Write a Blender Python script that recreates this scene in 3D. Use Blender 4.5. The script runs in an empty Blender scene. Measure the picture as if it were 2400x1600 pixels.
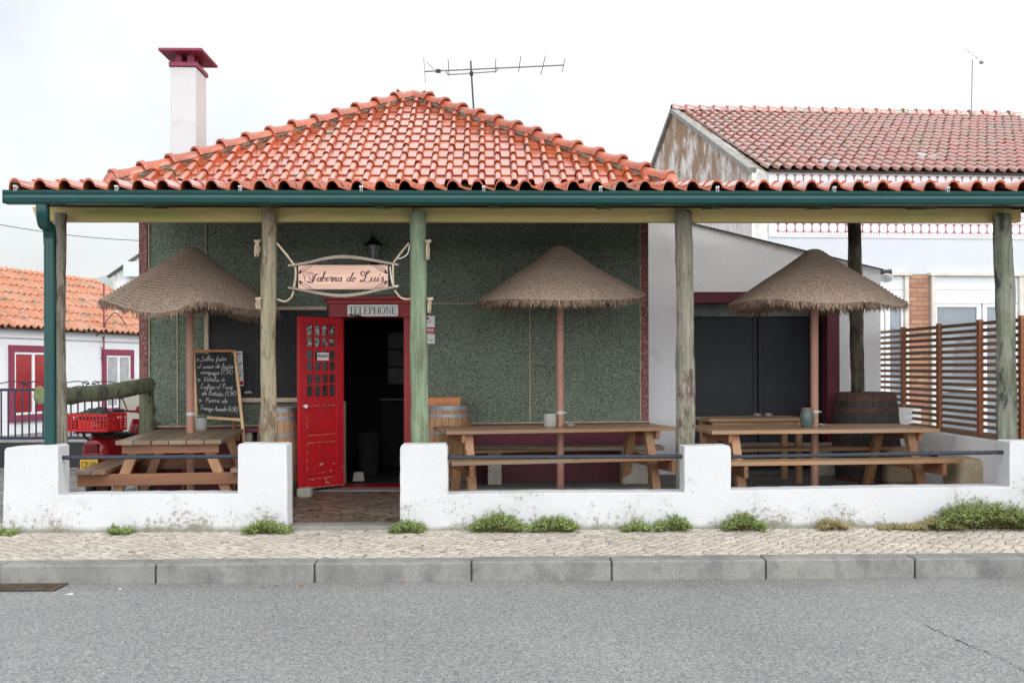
import bpy, bmesh, math, random
from mathutils import Vector, Matrix, noise as mnoise
random.seed(7)
SC = bpy.context.scene
COL = SC.collection
R = math.radians
# ---------------------------------------------------------------- camera, world, sun, exposure
cam_d = bpy.data.cameras.new('camera'); cam = bpy.data.objects.new('camera', cam_d); COL.objects.link(cam)
SC.camera = cam
cam_d.sensor_width = 36; cam_d.lens = 36; cam_d.sensor_fit = 'HORIZONTAL'
SHIFT = 0.025
cam_d.shift_y = SHIFT
cam_d.clip_start = 0.05; cam_d.clip_end = 5000
CAMM = Matrix.Translation((0, 0, 1.6)) @ Matrix.Rotation(R(-1.3), 4, 'Z') @ Matrix.Rotation(R(90), 4, 'X') @ Matrix.Rotation(R(-0.14), 4, 'Z')
cam.matrix_world = CAMM

W = bpy.data.worlds.new('World'); SC.world = W; W.use_nodes = True
wt = W.node_tree; wt.nodes.clear()
def wn(t, **k):
    n = wt.nodes.new(t)
    for a, b in k.items(): setattr(n, a, b)
    return n
SUN_DIR = Vector((0.90, -0.42, 0.95)).normalized()
sky = wn('ShaderNodeTexSky', sky_type='NISHITA', sun_disc=False)
sky.sun_elevation = math.asin(SUN_DIR.z); sky.sun_rotation = math.atan2(SUN_DIR.x, SUN_DIR.y)
# sky brightness raised behind the camera, added to fill the shaded porch
sky.air_density = 1.3; sky.dust_density = 3.0
b1 = wn('ShaderNodeBackground'); b1.inputs[1].default_value = 0.07
b2 = wn('ShaderNodeBackground'); b2.inputs[0].default_value = (0.965, 0.985, 1.0, 1); b2.inputs[1].default_value = 1.22
tc = wn('ShaderNodeTexCoord'); nz = wn('ShaderNodeTexNoise'); nz.inputs['Scale'].default_value = 2.2; nz.inputs['Detail'].default_value = 6
nz.inputs['Roughness'].default_value = 0.5
sx = wn('ShaderNodeSeparateXYZ'); rp = wn('ShaderNodeMapRange'); mx = wn('ShaderNodeMixShader'); ad = wn('ShaderNodeMath', operation='ADD'); ou = wn('ShaderNodeOutputWorld')
wt.links.new(tc.outputs['Generated'], nz.inputs['Vector']); wt.links.new(tc.outputs['Generated'], sx.inputs[0])
ml = wn('ShaderNodeMath', operation='MULTIPLY'); ml.inputs[1].default_value = 0.55
my = wn('ShaderNodeMath', operation='MULTIPLY_ADD'); my.inputs[1].default_value = -0.22
wt.links.new(sx.outputs[0], ml.inputs[0]); wt.links.new(sx.outputs[1], my.inputs[0]); wt.links.new(ml.outputs[0], my.inputs[2]); wt.links.new(my.outputs[0], ad.inputs[0]); wt.links.new(nz.outputs[0], ad.inputs[1])
rp.inputs['From Min'].default_value = 0.03; rp.inputs['From Max'].default_value = 0.42; rp.inputs['To Min'].default_value = 0.46; rp.inputs['To Max'].default_value = 0.985
wt.links.new(ad.outputs[0], rp.inputs['Value']); wt.links.new(rp.outputs[0], mx.inputs[0])
wt.links.new(sky.outputs[0], b1.inputs[0]); bo_ = wn('ShaderNodeMapRange'); bo_.inputs['From Min'].default_value = -0.95; bo_.inputs['From Max'].default_value = 0.1; bo_.inputs['To Min'].default_value = 2.9; bo_.inputs['To Max'].default_value = 1.3
wt.links.new(sx.outputs[1], bo_.inputs['Value']); wt.links.new(bo_.outputs[0], b2.inputs[1])
wt.links.new(b1.outputs[0], mx.inputs[1]); wt.links.new(b2.outputs[0], mx.inputs[2]); wt.links.new(mx.outputs[0], ou.inputs[0])

sd = bpy.data.lights.new('sun', 'SUN'); sd.energy = 0.8; sd.angle = R(14); sd.color = (1.0, 0.96, 0.9)
so = bpy.data.objects.new('sun', sd); COL.objects.link(so); so.rotation_euler = SUN_DIR.to_track_quat('Z', 'Y').to_euler()
SC.view_settings.view_transform = 'Standard'; SC.view_settings.look = 'None'; SC.view_settings.gamma = 1; SC.view_settings.exposure = 0.16

# ---------------------------------------------------------------- photo pixel (2400x1600) + depth plane -> world point
_R3 = CAMM.to_3x3(); _C = CAMM.translation
def ray(px, py): return _R3 @ Vector(((px - 1200) / 2400, (800 - py) / 2400 + SHIFT, -1))
def P(px, py, Y):
    d = ray(px, py); return _C + d * ((Y - _C.y) / d.y)
def X(px, Y, py=900): return P(px, py, Y).x
def Z(py, Y, px=1200): return P(px, py, Y).z
def PZ(px, py, z):
    d = ray(px, py); return _C + d * ((z - _C.z) / d.z)
def PL(px, py, A, B):            # meet the vertical plane through the plan points A, B
    d = ray(px, py); n = Vector((-(B[1] - A[1]), B[0] - A[0], 0)); a = Vector((A[0], A[1], 0))
    return _C + d * ((a - _C).dot(n) / d.dot(n))
V = Vector
# ---------------------------------------------------------------- mesh builder
ROOTM = {}
class MB:
    def __init__(s): s.v = []; s.f = []; s.t = []; s.mi = []; s.cur = 0; s.tone = None
    def _t(s): return s.tone if s.tone is not None else random.random()
    def poly(s, pts, t=None):
        i = len(s.v); s.v += [V(p) for p in pts]; s.f.append(tuple(range(i, i + len(pts)))); s.t.append(s._t() if t is None else t); s.mi.append(s.cur)
    def raw(s, vs, fs, t=None):
        i = len(s.v); t = s._t() if t is None else t
        s.v += [V(p) for p in vs]
        for f in fs: s.f.append(tuple(i + k for k in f)); s.t.append(t); s.mi.append(s.cur)
    def hexa(s, c, t=None):       # 8 corners: bottom 4 (ccw), top 4
        s.raw(c, [(0, 3, 2, 1), (4, 5, 6, 7), (0, 1, 5, 4), (1, 2, 6, 5), (2, 3, 7, 6), (3, 0, 4, 7)], t)
    def box(s, x0, x1, y0, y1, z0, z1, t=None):
        s.hexa([(x0, y0, z0), (x1, y0, z0), (x1, y1, z0), (x0, y1, z0), (x0, y0, z1), (x1, y0, z1), (x1, y1, z1), (x0, y1, z1)], t)
    def bar(s, a, b, w, h, up=(0, 0, 1), t=None):      # box along a->b, width w (sideways), height h (along up)
        a = V(a); b = V(b); d = (b - a).normalized(); u = V(up); sd_ = d.cross(u).normalized(); u2 = sd_.cross(d).normalized()
        p = sd_ * w / 2; q = u2 * h / 2
        s.hexa([a - p - q, a + p - q, b + p - q, b - p - q, a - p + q, a + p + q, b + p + q, b - p + q], t)
    def tube(s, pts, rad, seg=10, cap=True, t=None, wob=0):
        pts = [V(p) for p in pts]; n = len(pts)
        if not hasattr(rad, '__len__'): rad = [rad] * n
        vs = []; prev = None
        for i, p in enumerate(pts):
            d = (pts[min(i + 1, n - 1)] - pts[max(i - 1, 0)]).normalized()
            if prev is None: a = d.orthogonal().normalized()
            else:
                a = prev - d * prev.dot(d); a = a.normalized() if a.length > 1e-6 else d.orthogonal().normalized()
            prev = a; b = d.cross(a)
            for k in range(seg):
                an = 2 * math.pi * k / seg
                r = rad[i] * (1 + (wob * (mnoise.noise(V((math.cos(an) * 2, math.sin(an) * 2, i * .35))))) if wob else rad[i] / max(rad[i], 1e-9))
                vs.append(p + (a * math.cos(an) + b * math.sin(an)) * (r if wob else rad[i]))
        fs = []
        for i in range(n - 1):
            for k in range(seg):
                k2 = (k + 1) % seg; fs.append((i * seg + k, i * seg + k2, (i + 1) * seg + k2, (i + 1) * seg + k))
        if cap: fs.append(tuple(reversed(range(seg)))); fs.append(tuple(range((n - 1) * seg, n * seg)))
        s.raw(vs, fs, t)
    def lathe(s, c, prof, seg=32, t=None, cap=True):   # prof (r, z) bottom->top
        c = V(c); vs = [c + V((r * math.cos(2 * math.pi * k / seg), r * math.sin(2 * math.pi * k / seg), z)) for r, z in prof for k in range(seg)]
        fs = [(i * seg + k, i * seg + (k + 1) % seg, (i + 1) * seg + (k + 1) % seg, (i + 1) * seg + k) for i in range(len(prof) - 1) for k in range(seg)]
        if cap: fs.append(tuple(reversed(range(seg)))); fs.append(tuple(range((len(prof) - 1) * seg, len(prof) * seg)))
        s.raw(vs, fs, t)
    def prism(s, pts, d, t=None):      # polygon extruded by vector d
        n = len(pts); pts = [V(p) for p in pts]; d = V(d)
        s.raw(pts + [p + d for p in pts], [tuple(reversed(range(n))), tuple(range(n, 2 * n))] + [(i, (i + 1) % n, n + (i + 1) % n, n + i) for i in range(n)], t)
    def ribbon(s, pts, w, nrm, t=None):   # flat stroke in 3-D, w may be list
        n = len(pts); pts = [V(p) for p in pts]; nrm = V(nrm)
        if not hasattr(w, '__len__'): w = [w] * n
        vs = []
        for i, p in enumerate(pts):
            d = (pts[min(i + 1, n - 1)] - pts[max(i - 1, 0)])
            sd_ = d.cross(nrm).normalized() if d.length > 1e-7 else V((0, 0, 1))
            vs += [p - sd_ * w[i] / 2, p + sd_ * w[i] / 2]
        s.raw(vs, [(2 * i, 2 * i + 1, 2 * i + 3, 2 * i + 2) for i in range(n - 1)], t)
    def build(s, name, mat, parent=None, smooth=False, bevel=0, local=False, solid=0, fixn=True, subs=0):
        me = bpy.data.meshes.new(name)
        M = Matrix()
        if parent is not None:
            M = ROOTM.get(parent.name, Matrix())
        Mi = Matrix() if local else M.inverted()
        me.from_pydata([tuple(Mi @ p) for p in s.v], [], s.f)
        for m in (mat if isinstance(mat, (list, tuple)) else [mat]): me.materials.append(m)
        for p, mi in zip(me.polygons, s.mi): p.material_index = mi; p.use_smooth = smooth
        at = me.attributes.new('tone', 'FLOAT', 'FACE'); at.data.foreach_set('value', s.t)
        if fixn:
            bm = bmesh.new(); bm.from_mesh(me); bmesh.ops.recalc_face_normals(bm, faces=bm.faces); bm.to_mesh(me); bm.free()
        me.update()
        if smooth and hasattr(me, 'set_sharp_from_angle'): me.set_sharp_from_angle(angle=R(50))
        o = bpy.data.objects.new(name, me); COL.objects.link(o)
        if parent is not None: o.parent = parent; ROOTM[o.name] = M
        if subs:
            m = o.modifiers.new('sub', 'SUBSURF'); m.levels = subs; m.render_levels = subs
        if solid:
            m = o.modifiers.new('solid', 'SOLIDIFY'); m.thickness = solid; m.offset = 0
        if bevel:
            m = o.modifiers.new('bevel', 'BEVEL'); m.width = bevel; m.segments = 2; m.limit_method = 'ANGLE'; m.angle_limit = R(40)
        return o
def tag(o, label=None, cat=None, group=None, kind=None):
    if label: o['label'] = label
    if cat: o['category'] = cat
    if group: o['group'] = group
    if kind: o['kind'] = kind
    return o
def thing(name, loc, label, cat, group=None, rz=0):
    o = bpy.data.objects.new(name, None); COL.objects.link(o); o.location = loc; o.rotation_euler = (0, 0, rz)
    o.empty_display_size = 0.2
    ROOTM[o.name] = Matrix.Translation(V(loc)) @ Matrix.Rotation(rz, 4, 'Z')
    return tag(o, label, cat, group)
def copy_tree(o, parent=None):
    c = o.copy(); COL.objects.link(c)
    if parent is not None: c.parent = parent
    for ch in list(o.children): copy_tree(ch, c)
    return c
def put(o, loc, rz, label):
    o.location = loc; o.rotation_euler = (0, 0, rz); o['label'] = label
    ROOTM[o.name] = Matrix.Translation(V(loc)) @ Matrix.Rotation(rz, 4, 'Z')
    return o
# ---------------------------------------------------------------- materials
class NT:
    def __init__(s, name):
        s.m = bpy.data.materials.new(name); s.m.use_nodes = True; s.t = s.m.node_tree; s.b = s.t.nodes['Principled BSDF']
        s.co = s.n('ShaderNodeTexCoord').outputs['Object']
    def n(s, t, **k):
        n = s.t.nodes.new(t)
        for a, b in k.items(): setattr(n, a, b)
        return n
    def L(s, a, b): s.t.links.new(a, b)
    def mapv(s, scale=(1, 1, 1), rot=(0, 0, 0), src=None, loc=(0, 0, 0)):
        n = s.n('ShaderNodeMapping'); n.inputs['Scale'].default_value = scale; n.inputs['Rotation'].default_value = rot; n.inputs['Location'].default_value = loc
        s.L(src or s.co, n.inputs[0]); return n.outputs[0]
    def noise(s, scale, detail=4, rough=0.55, src=None, dist=0):
        n = s.n('ShaderNodeTexNoise'); n.inputs['Scale'].default_value = scale; n.inputs['Detail'].default_value = detail; n.inputs['Roughness'].default_value = rough; n.inputs['Distortion'].default_value = dist
        s.L(src or s.co, n.inputs['Vector']); return n.outputs[0]
    def vor(s, scale, feat='F1', src=None, rnd=1.0, out='Distance'):
        n = s.n('ShaderNodeTexVoronoi', feature=feat); n.inputs['Scale'].default_value = scale; n.inputs['Randomness'].default_value = rnd
        s.L(src or s.co, n.inputs['Vector']); return n.outputs[out]
    def rng(s, v, a, b, c=0., d=1.):
        n = s.n('ShaderNodeMapRange'); s.L(v, n.inputs['Value'])
        for k, x in zip(('From Min', 'From Max', 'To Min', 'To Max'), (a, b, c, d)): n.inputs[k].default_value = x
        return n.outputs[0]
    def math(s, op, a, b=0.5):
        n = s.n('ShaderNodeMath', operation=op)
        for i, x in enumerate((a, b)):
            if isinstance(x, (int, float)): n.inputs[i].default_value = x
            else: s.L(x, n.inputs[i])
        return n.outputs[0]
    def mix(s, f, a, b, mode='MIX'):
        n = s.n('ShaderNodeMix', data_type='RGBA', blend_type=mode)
        for i, x in ((0, f), (6, a), (7, b)):
            if isinstance(x, (int, float)): n.inputs[i].default_value = x
            elif isinstance(x, tuple): n.inputs[i].default_value = x if len(x) == 4 else x + (1,)
            else: s.L(x, n.inputs[i])
        return n.outputs[2]
    def tone(s):
        n = s.n('ShaderNodeAttribute', attribute_name='tone'); return n.outputs['Fac']
    def val(s, v, f):   # scale colour v by factor socket f
        n = s.n('ShaderNodeVectorMath', operation='SCALE'); s.L(v, n.inputs[0]); s.L(f, n.inputs['Scale']); return n.outputs[0]
    def z(s, src=None):
        n = s.n('ShaderNodeSeparateXYZ'); s.L(src or s.co, n.inputs[0]); return n.outputs[2]
    def xyz(s):
        n = s.n('ShaderNodeSeparateXYZ'); s.L(s.co, n.inputs[0]); return n.outputs
    def fin(s, col=None, rough=0.7, spec=0.4, bump=None, bs=0.3, bd=0.01, metal=0):
        if col is not None:
            if isinstance(col, tuple): s.b.inputs['Base Color'].default_value = col if len(col) == 4 else col + (1,)
            else: s.L(col, s.b.inputs['Base Color'])
        if isinstance(rough, (int, float)): s.b.inputs['Roughness'].default_value = rough
        else: s.L(rough, s.b.inputs['Roughness'])
        s.b.inputs['Specular IOR Level'].default_value = spec; s.b.inputs['Metallic'].default_value = metal
        if bump is not None:
            n = s.n('ShaderNodeBump'); n.inputs['Strength'].default_value = bs; n.inputs['Distance'].default_value = bd; s.L(bump, n.inputs['Height']); s.L(n.outputs[0], s.b.inputs['Normal'])
        return s.m
def plain(name, c, rough=0.6, spec=0.4, metal=0, var=0.15, sc=12, bs=0.15):
    t = NT(name); nz_ = t.noise(sc, 5); f = t.rng(nz_, 0.3, 0.7, 1 - var, 1 + var)
    tn = t.rng(t.tone(), 0, 1, 1 - var * .6, 1 + var * .6)
    col = t.mix(1.0, c, c); col = t.val(col, t.math('MULTIPLY', f, tn))
    return t.fin(col, rough, spec, t.noise(sc * 8, 3), bs, 0.003, metal)
def wood(name, c1, c2, axis='X', rough=0.6, knots=True, tv=0.25, grey=None, gs=0.5, wet=0):
    t = NT(name); st = {'X': (1.2, 22, 22), 'Y': (22, 1.2, 22), 'Z': (22, 22, 1.2)}[axis]
    st2 = {'X': (.5, 5, 5), 'Y': (5, .5, 5), 'Z': (5, 5, .5)}[axis]
    off = t.n('ShaderNodeVectorMath', operation='ADD'); t.L(t.co, off.inputs[0])
    cmb = t.n('ShaderNodeCombineXYZ'); tt = t.math('MULTIPLY', t.tone(), 37.0); [t.L(tt, cmb.inputs[i]) for i in range(3)]; t.L(cmb.outputs[0], off.inputs[1])
    g = t.noise(2.2, 6, 0.65, t.mapv(st, src=off.outputs[0]), 0.4); g2 = t.noise(1.6, 3, 0.5, t.mapv(st2, src=off.outputs[0]))
    col = t.mix(t.rng(g, 0.32, 0.68), c1, c2)
    if grey: col = t.mix(t.rng(g2, gs - .12, gs + .12), col, grey)
    if knots:
        kv = t.vor(2.3, src=t.mapv({'X': (.6, 2.6, 2.6), 'Y': (2.6, .6, 2.6), 'Z': (2.6, 2.6, .6)}[axis], src=off.outputs[0]))
        col = t.mix(t.rng(kv, 0.09, 0.05), col, tuple(x * 0.3 for x in c1))
    col = t.val(col, t.math('MULTIPLY', t.rng(t.tone(), 0, 1, 1 - tv, 1 + tv), t.rng(g2, .3, .7, .82, 1.15)))
    return t.fin(col, rough, 0.4, g, 0.35, 0.004)
MT = {}
def plaster(name, base=(0.80, 0.81, 0.82), dirt=1.0, zlo=0.1, zhi=0.9, dcol=(0.17, 0.16, 0.13)):
    t = NT(name)
    n1 = t.noise(3.0, 7, 0.62); n2 = t.noise(26, 6, 0.7); n3 = t.noise(1.1, 3); z = t.z()
    low = t.rng(z, zlo, zhi, 1, 0)
    th = t.math('ADD', t.math('MULTIPLY', n2, 0.6), t.math('MULTIPLY', n1, 0.4))
    th = t.math('ADD', th, t.math('MULTIPLY', low, 0.11 * dirt))
    sp = t.rng(th, 0.61, 0.68)
    gr = t.rng(t.math('ADD', n1, t.math('MULTIPLY', low, 0.16 * dirt)), 0.60, 0.74, 0, 0.42)
    c = t.mix(t.rng(n3, .3, .7, 0, 1), base, tuple(x * .94 for x in base))
    c = t.mix(gr, c, (0.42, 0.41, 0.37)); c = t.mix(t.math('MULTIPLY', sp, 0.75 * min(dirt, 1)), c, dcol)
    # mossy foot
    c = t.mix(t.math('MULTIPLY', t.rng(t.math('ADD', z, t.math('MULTIPLY', n1, -0.10)), zlo + .012, zlo - .03), 0.8 * min(1, dirt)), c, (0.15, 0.15, 0.10))
    return t.fin(c, 0.85, 0.25, t.math('ADD', t.math('MULTIPLY', n1, 1.0), t.math('MULTIPLY', t.noise(60, 4), 0.25)), 0.5, 0.02)
MT['plaster_low'] = plaster('whitewashed_low_wall', (0.57, 0.58, 0.595), 0.95, 0.0, 0.5)
MT['plaster'] = plaster('white_plaster', (0.56, 0.565, 0.57), 0.15, -1, 0.3)
MT['plaster_annex'] = plaster('annex_plaster', (0.86, 0.86, 0.88), 0.05, 0.1, 0.5)
MT['plaster_house2'] = plaster('bright_house_plaster', (0.78, 0.80, 0.83), 0.1, -1, 0.3)
MT['plaster_house'] = plaster('pale_house_plaster', (0.56, 0.59, 0.625), 0.1, -1, 0.3)
def _stain():
    t = NT('stained_gable_plaster'); n = t.noise(1.1, 8, 0.7, t.mapv((1.6, 1.1, .55)), .6); n2 = t.noise(7, 7, .75, t.mapv((1, .8, .45)), .8)
    f = t.rng(t.math('ADD', t.math('MULTIPLY', n, .65), t.math('MULTIPLY', n2, .35)), .45, .53)
    z = t.rng(t.z(), 4.6, 5.6, 0.9, 0)
    c = t.mix(f, (0.72, 0.71, 0.70), (0.33, 0.22, 0.15)); c = t.mix(z, c, t.mix(t.rng(n2, .5, .62), (0.75, 0.75, 0.76), (0.5, 0.45, 0.4)))
    return t.fin(c, 0.9, 0.2, n2, .4, .02)
MT['stain'] = _stain()
def terrazzo(name, a, b, light, sc=70):
    t = NT(name); v = t.vor(sc, out='Color'); s = t.n('ShaderNodeSeparateColor'); t.L(v, s.inputs[0])
    c = t.mix(t.rng(s.outputs[0], .2, .8), a, b); c = t.mix(t.rng(s.outputs[1], .90, .93), c, light)
    c = t.mix(t.rng(s.outputs[2], .86, .9), c, tuple(x * .3 for x in a))
    n = t.noise(1.6, 5, .6); c = t.val(c, t.rng(n, .3, .7, .86, 1.12))
    return t.fin(c, 0.65, 0.4, t.vor(sc), 0.6, 0.006)
MT['green_tz'] = terrazzo('green_terrazzo', (0.088, 0.118, 0.080), (0.180, 0.220, 0.162), (0.25, 0.28, 0.235), 115)
MT['red_tz'] = terrazzo('maroon_terrazzo', (0.16, 0.05, 0.045), (0.27, 0.11, 0.10), (0.42, 0.30, 0.28), 100)
MT['maroon'] = plain('maroon_paint', (0.115, 0.018, 0.032), 0.55, var=.12)
MT['maroon2'] = plain('house_maroon_paint', (0.22, 0.035, 0.07), 0.6, var=.1)
MT['black'] = plain('black_paint', (0.012, 0.013, 0.016), 0.45, var=.2)
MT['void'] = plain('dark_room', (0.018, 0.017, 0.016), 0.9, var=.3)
def _slate():
    t = NT('dark_garage_paint'); n = t.noise(3, 6, .6); c = t.mix(t.rng(n, .35, .7), (0.016, 0.018, 0.025), (0.030, 0.034, 0.044)); return t.fin(c, t.rng(n, .3, .7, .42, .62), .4, n, .15, .01)
MT['garage'] = _slate()
def _corr():
    t = NT('black_ribbed_shutter'); w = t.n('ShaderNodeTexWave', wave_type='BANDS', bands_direction='X'); w.inputs['Scale'].default_value = 11; t.L(t.co, w.inputs[0])
    return t.fin((0.014, 0.015, 0.018), .5, .35, w.outputs[1], .6, .008)
MT['shutter'] = _corr()
def _red():
    t = NT('red_door_paint'); n = t.noise(6, 5); c = t.mix(t.rng(n, .3, .7), (0.56, 0.012, 0.022), (0.45, 0.009, 0.016))
    z = t.z(); ch = t.noise(13, 7, .72)
    f = t.rng(t.math('ADD', ch, t.rng(z, 0.1, 0.8, 0.13, -0.1)), .735, .75)
    c = t.mix(f, c, (0.55, 0.42, 0.30)); return t.fin(c, t.rng(n, .3, .7, .3, .5), .45, t.noise(30, 4), .15, .004)
MT['red'] = _red()
MT['red_frame'] = plain('red_frame_paint', (0.30, 0.009, 0.014), 0.4, var=.12)
MT['chip'] = plain('worn_paint_edge', (0.52, 0.36, 0.27), 0.8, var=.2)
MT['dark_glass'] = plain('dark_pane_glass', (0.045, 0.048, 0.05), 0.06, spec=.6, var=.5, sc=9, bs=.02)
MT['white'] = plain('white_gloss', (0.78, 0.79, 0.80), 0.4, var=.05)
MT['offwhite'] = plain('aged_white', (0.80, 0.81, 0.80), 0.5, var=.05)
MT['ink'] = plain('black_ink', (0.02, 0.02, 0.02), 0.6, var=.05)
MT['darkgreen'] = plain('green_gutter_metal', (0.006, 0.052, 0.049), 0.32, var=.10, bs=.04, sc=3)
MT['pale_wood'] = wood('pale_frame_wood', (0.50, 0.38, 0.28), (0.62, 0.50, 0.40), 'X', tv=.05)
MT['pale_woodz'] = wood('pale_frame_wood_upright', (0.50, 0.38, 0.28), (0.62, 0.50, 0.40), 'Z', tv=.05)
MT['beam'] = wood('treated_pine_beam', (0.56, 0.43, 0.16), (0.68, 0.53, 0.24), 'X', tv=.05, grey=(0.36, 0.36, 0.12), gs=.60)
MT['rafter'] = plain('green_treated_rafter', (0.06, 0.10, 0.045), .8, var=.3)
MT['soffit'] = wood('dark_soffit_board', (0.05, 0.032, 0.02), (0.085, 0.055, 0.035), 'X', tv=.3)
def postmat(name, a, b, c):
    t = NT(name); g = t.noise(1.6, 8, .75, t.mapv((17, 17, 1.0))); n = t.noise(2.4, 5, .6, t.mapv((1.6, 1.6, 1)))
    n2 = t.noise(7, 6, .7, t.mapv((1, 1, .35)))
    col = a; col = t.mix(t.rng(n, .44, .60), col, b); col = t.mix(t.rng(n2, .53, .60, 0, .85), col, c)
    col = t.val(col, t.rng(g, .36, .62, 1.22, .62)); ck = t.noise(1.2, 4, .6, t.mapv((40, 40, .8), loc=(3, 1, 0))); col = t.mix(t.rng(ck, .66, .70), col, (0.04, 0.035, 0.025))
    k = t.vor(1.9, src=t.mapv((2.4, 2.4, 1.0))); col = t.mix(t.rng(k, .10, .06), col, (0.06, 0.045, 0.03))
    return t.fin(col, .85, .25, t.math('ADD', g, n2), .7, .01)
MT['post_grey'] = postmat('weathered_grey_post', (0.25, 0.22, 0.18), (0.20, 0.19, 0.14), (0.11, 0.085, 0.06))
MT['post_tan'] = postmat('weathered_tan_post', (0.32, 0.265, 0.185), (0.27, 0.25, 0.165), (0.14, 0.095, 0.06))
MT['post_green'] = postmat('green_treated_post', (0.20, 0.26, 0.17), (0.235, 0.29, 0.195), (0.17, 0.20, 0.125))
MT['post_mix'] = postmat('mottled_post', (0.26, 0.235, 0.19), (0.20, 0.19, 0.14), (0.085, 0.052, 0.048))
MT['post_dark'] = postmat('dark_shaggy_post', (0.085, 0.065, 0.05), (0.15, 0.14, 0.10), (0.03, 0.022, 0.02))
MT['post_moss'] = postmat('mossy_post', (0.24, 0.25, 0.20), (0.16, 0.175, 0.12), (0.035, 0.04, 0.045))
MT['log'] = postmat('green_log', (0.17, 0.185, 0.12), (0.12, 0.135, 0.085), (0.07, 0.072, 0.055))
MT['log_end'] = plain('sawn_log_end', (0.17, 0.20, 0.09), .9, var=.3, sc=20)
def _tile(name, a, b, c, rough, lich=.0, coat=0):
    t = NT(name); n = t.noise(4, 6, .65); n2 = t.noise(35, 4, .6)
    tn = t.tone(); col = t.mix(t.rng(tn, .1, .9), a, b); col = t.mix(t.rng(n, .5, .68, 0, .7), col, c)
    if lich: col = t.mix(t.rng(t.noise(2.6, 7, .7), .60 - lich, .68 - lich), col, (0.22, 0.19, 0.13))
    col = t.val(col, t.rng(n2, .3, .7, .88, 1.1))
    t.b.inputs['Coat Weight'].default_value = coat; t.b.inputs['Coat Roughness'].default_value = .17
    return t.fin(col, rough, .6, n2, .15, .003)
MT['tile'] = _tile('glossy_clay_tile', (0.50, 0.105, 0.040), (0.40, 0.092, 0.046), (0.50, 0.13, 0.028), .2, .025, 1.0)
MT['tile_ridge'] = _tile('ridge_clay_tile', (0.44, 0.11, 0.055), (0.37, 0.095, 0.055), (0.31, 0.11, 0.065), .35, .02, .3)
MT['tile_old'] = _tile('weathered_clay_tile', (0.42, 0.155, 0.12), (0.38, 0.20, 0.17), (0.25, 0.15, 0.125), .3, .06, .6)
MT['tile_far'] = _tile('orange_clay_tile', (0.47, 0.18, 0.10), (0.50, 0.26, 0.18), (0.42, 0.18, 0.07), .7, .05)
MT['mortar'] = plain('ridge_mortar', (0.19, 0.165, 0.125), .95, var=.4, sc=25, bs=.6)
# ================================================================ SETTING
def _asph():
    t = NT('asphalt'); v = t.vor(95, out='Color'); s = t.n('ShaderNodeSeparateColor'); t.L(v, s.inputs[0])
    n = t.noise(.5, 4, .55); n2 = t.noise(150, 3, .6); n3 = t.noise(38, 5, .7)
    c = t.mix(t.rng(s.outputs[0], .1, .9), (0.18, 0.182, 0.188), (0.295, 0.292, 0.285)); c = t.mix(t.rng(s.outputs[1], .88, .93, 0, .7), c, (0.42, 0.41, 0.39))
    c = t.mix(t.rng(s.outputs[2], .86, .92, 0, .7), c, (0.095, 0.10, 0.115))
    y = t.xyz()[1]; ed = t.rng(t.math('ADD', y, t.math('MULTIPLY', t.noise(1.5, 5, .6), .9)), 7.75, 8.15, 0, .38)
    c = t.mix(ed, c, (0.12, 0.11, 0.10)); c = t.val(c, t.math('MULTIPLY', t.rng(n, .3, .7, .88, 1.1), t.rng(n3, .3, .7, .78, 1.18)))
    # wandering crack on the right
    return t.fin(c, .8, .35, t.math('ADD', n2, s.outputs[0]), .7, .006)
def _calc(name, a, b, joint, sc, rough=.75, jw=.05):
    t = NT(name); wob = t.noise(2.2, 3, .5); cm = t.n('ShaderNodeCombineXYZ'); t.L(t.math('MULTIPLY', wob, .10), cm.inputs[0]); t.L(t.math('MULTIPLY', t.noise(1.7, 3, .5), .10), cm.inputs[1])
    ad_ = t.n('ShaderNodeVectorMath', operation='ADD'); t.L(t.mapv((1, 1, 0), (0, 0, R(38))), ad_.inputs[0]); t.L(cm.outputs[0], ad_.inputs[1]); src = ad_.outputs[0]
    e = t.vor(sc, 'DISTANCE_TO_EDGE', src, .5); cl = t.vor(sc, 'F1', src, .5, 'Color'); s = t.n('ShaderNodeSeparateColor'); t.L(cl, s.inputs[0])
    n = t.noise(60, 5, .6); n1 = t.noise(1.2, 5, .6)
    c = t.mix(s.outputs[0], a, b); c = t.mix(t.rng(s.outputs[1], .8, .95, 0, .6), c, tuple(x * .72 for x in a))
    c = t.val(c, t.math('MULTIPLY', t.rng(n, .3, .7, .9, 1.1), t.rng(n1, .3, .7, .86, 1.1)))
    jn = t.rng(t.math('ADD', e, t.math('MULTIPLY', t.noise(14, 4), .05)), jw, jw + .05)
    c = t.mix(jn, joint, c)
    return t.fin(c, rough, .35, t.math('ADD', t.rng(e, 0, .16), t.math('MULTIPLY', s.outputs[2], .35)), .8, .014)
MT['asphalt'] = _asph()
MT['calcada'] = _calc('limestone_cobbles', (0.48, 0.425, 0.36), (0.61, 0.55, 0.475), (0.09, 0.078, 0.06), 11.5, jw=.026)
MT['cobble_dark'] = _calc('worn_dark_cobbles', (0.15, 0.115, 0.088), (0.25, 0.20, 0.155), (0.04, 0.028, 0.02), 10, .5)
MT['cobble_grey'] = _calc('grey_granite_cobbles', (0.20, 0.19, 0.18), (0.30, 0.29, 0.28), (0.06, 0.055, 0.05), 9)
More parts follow.
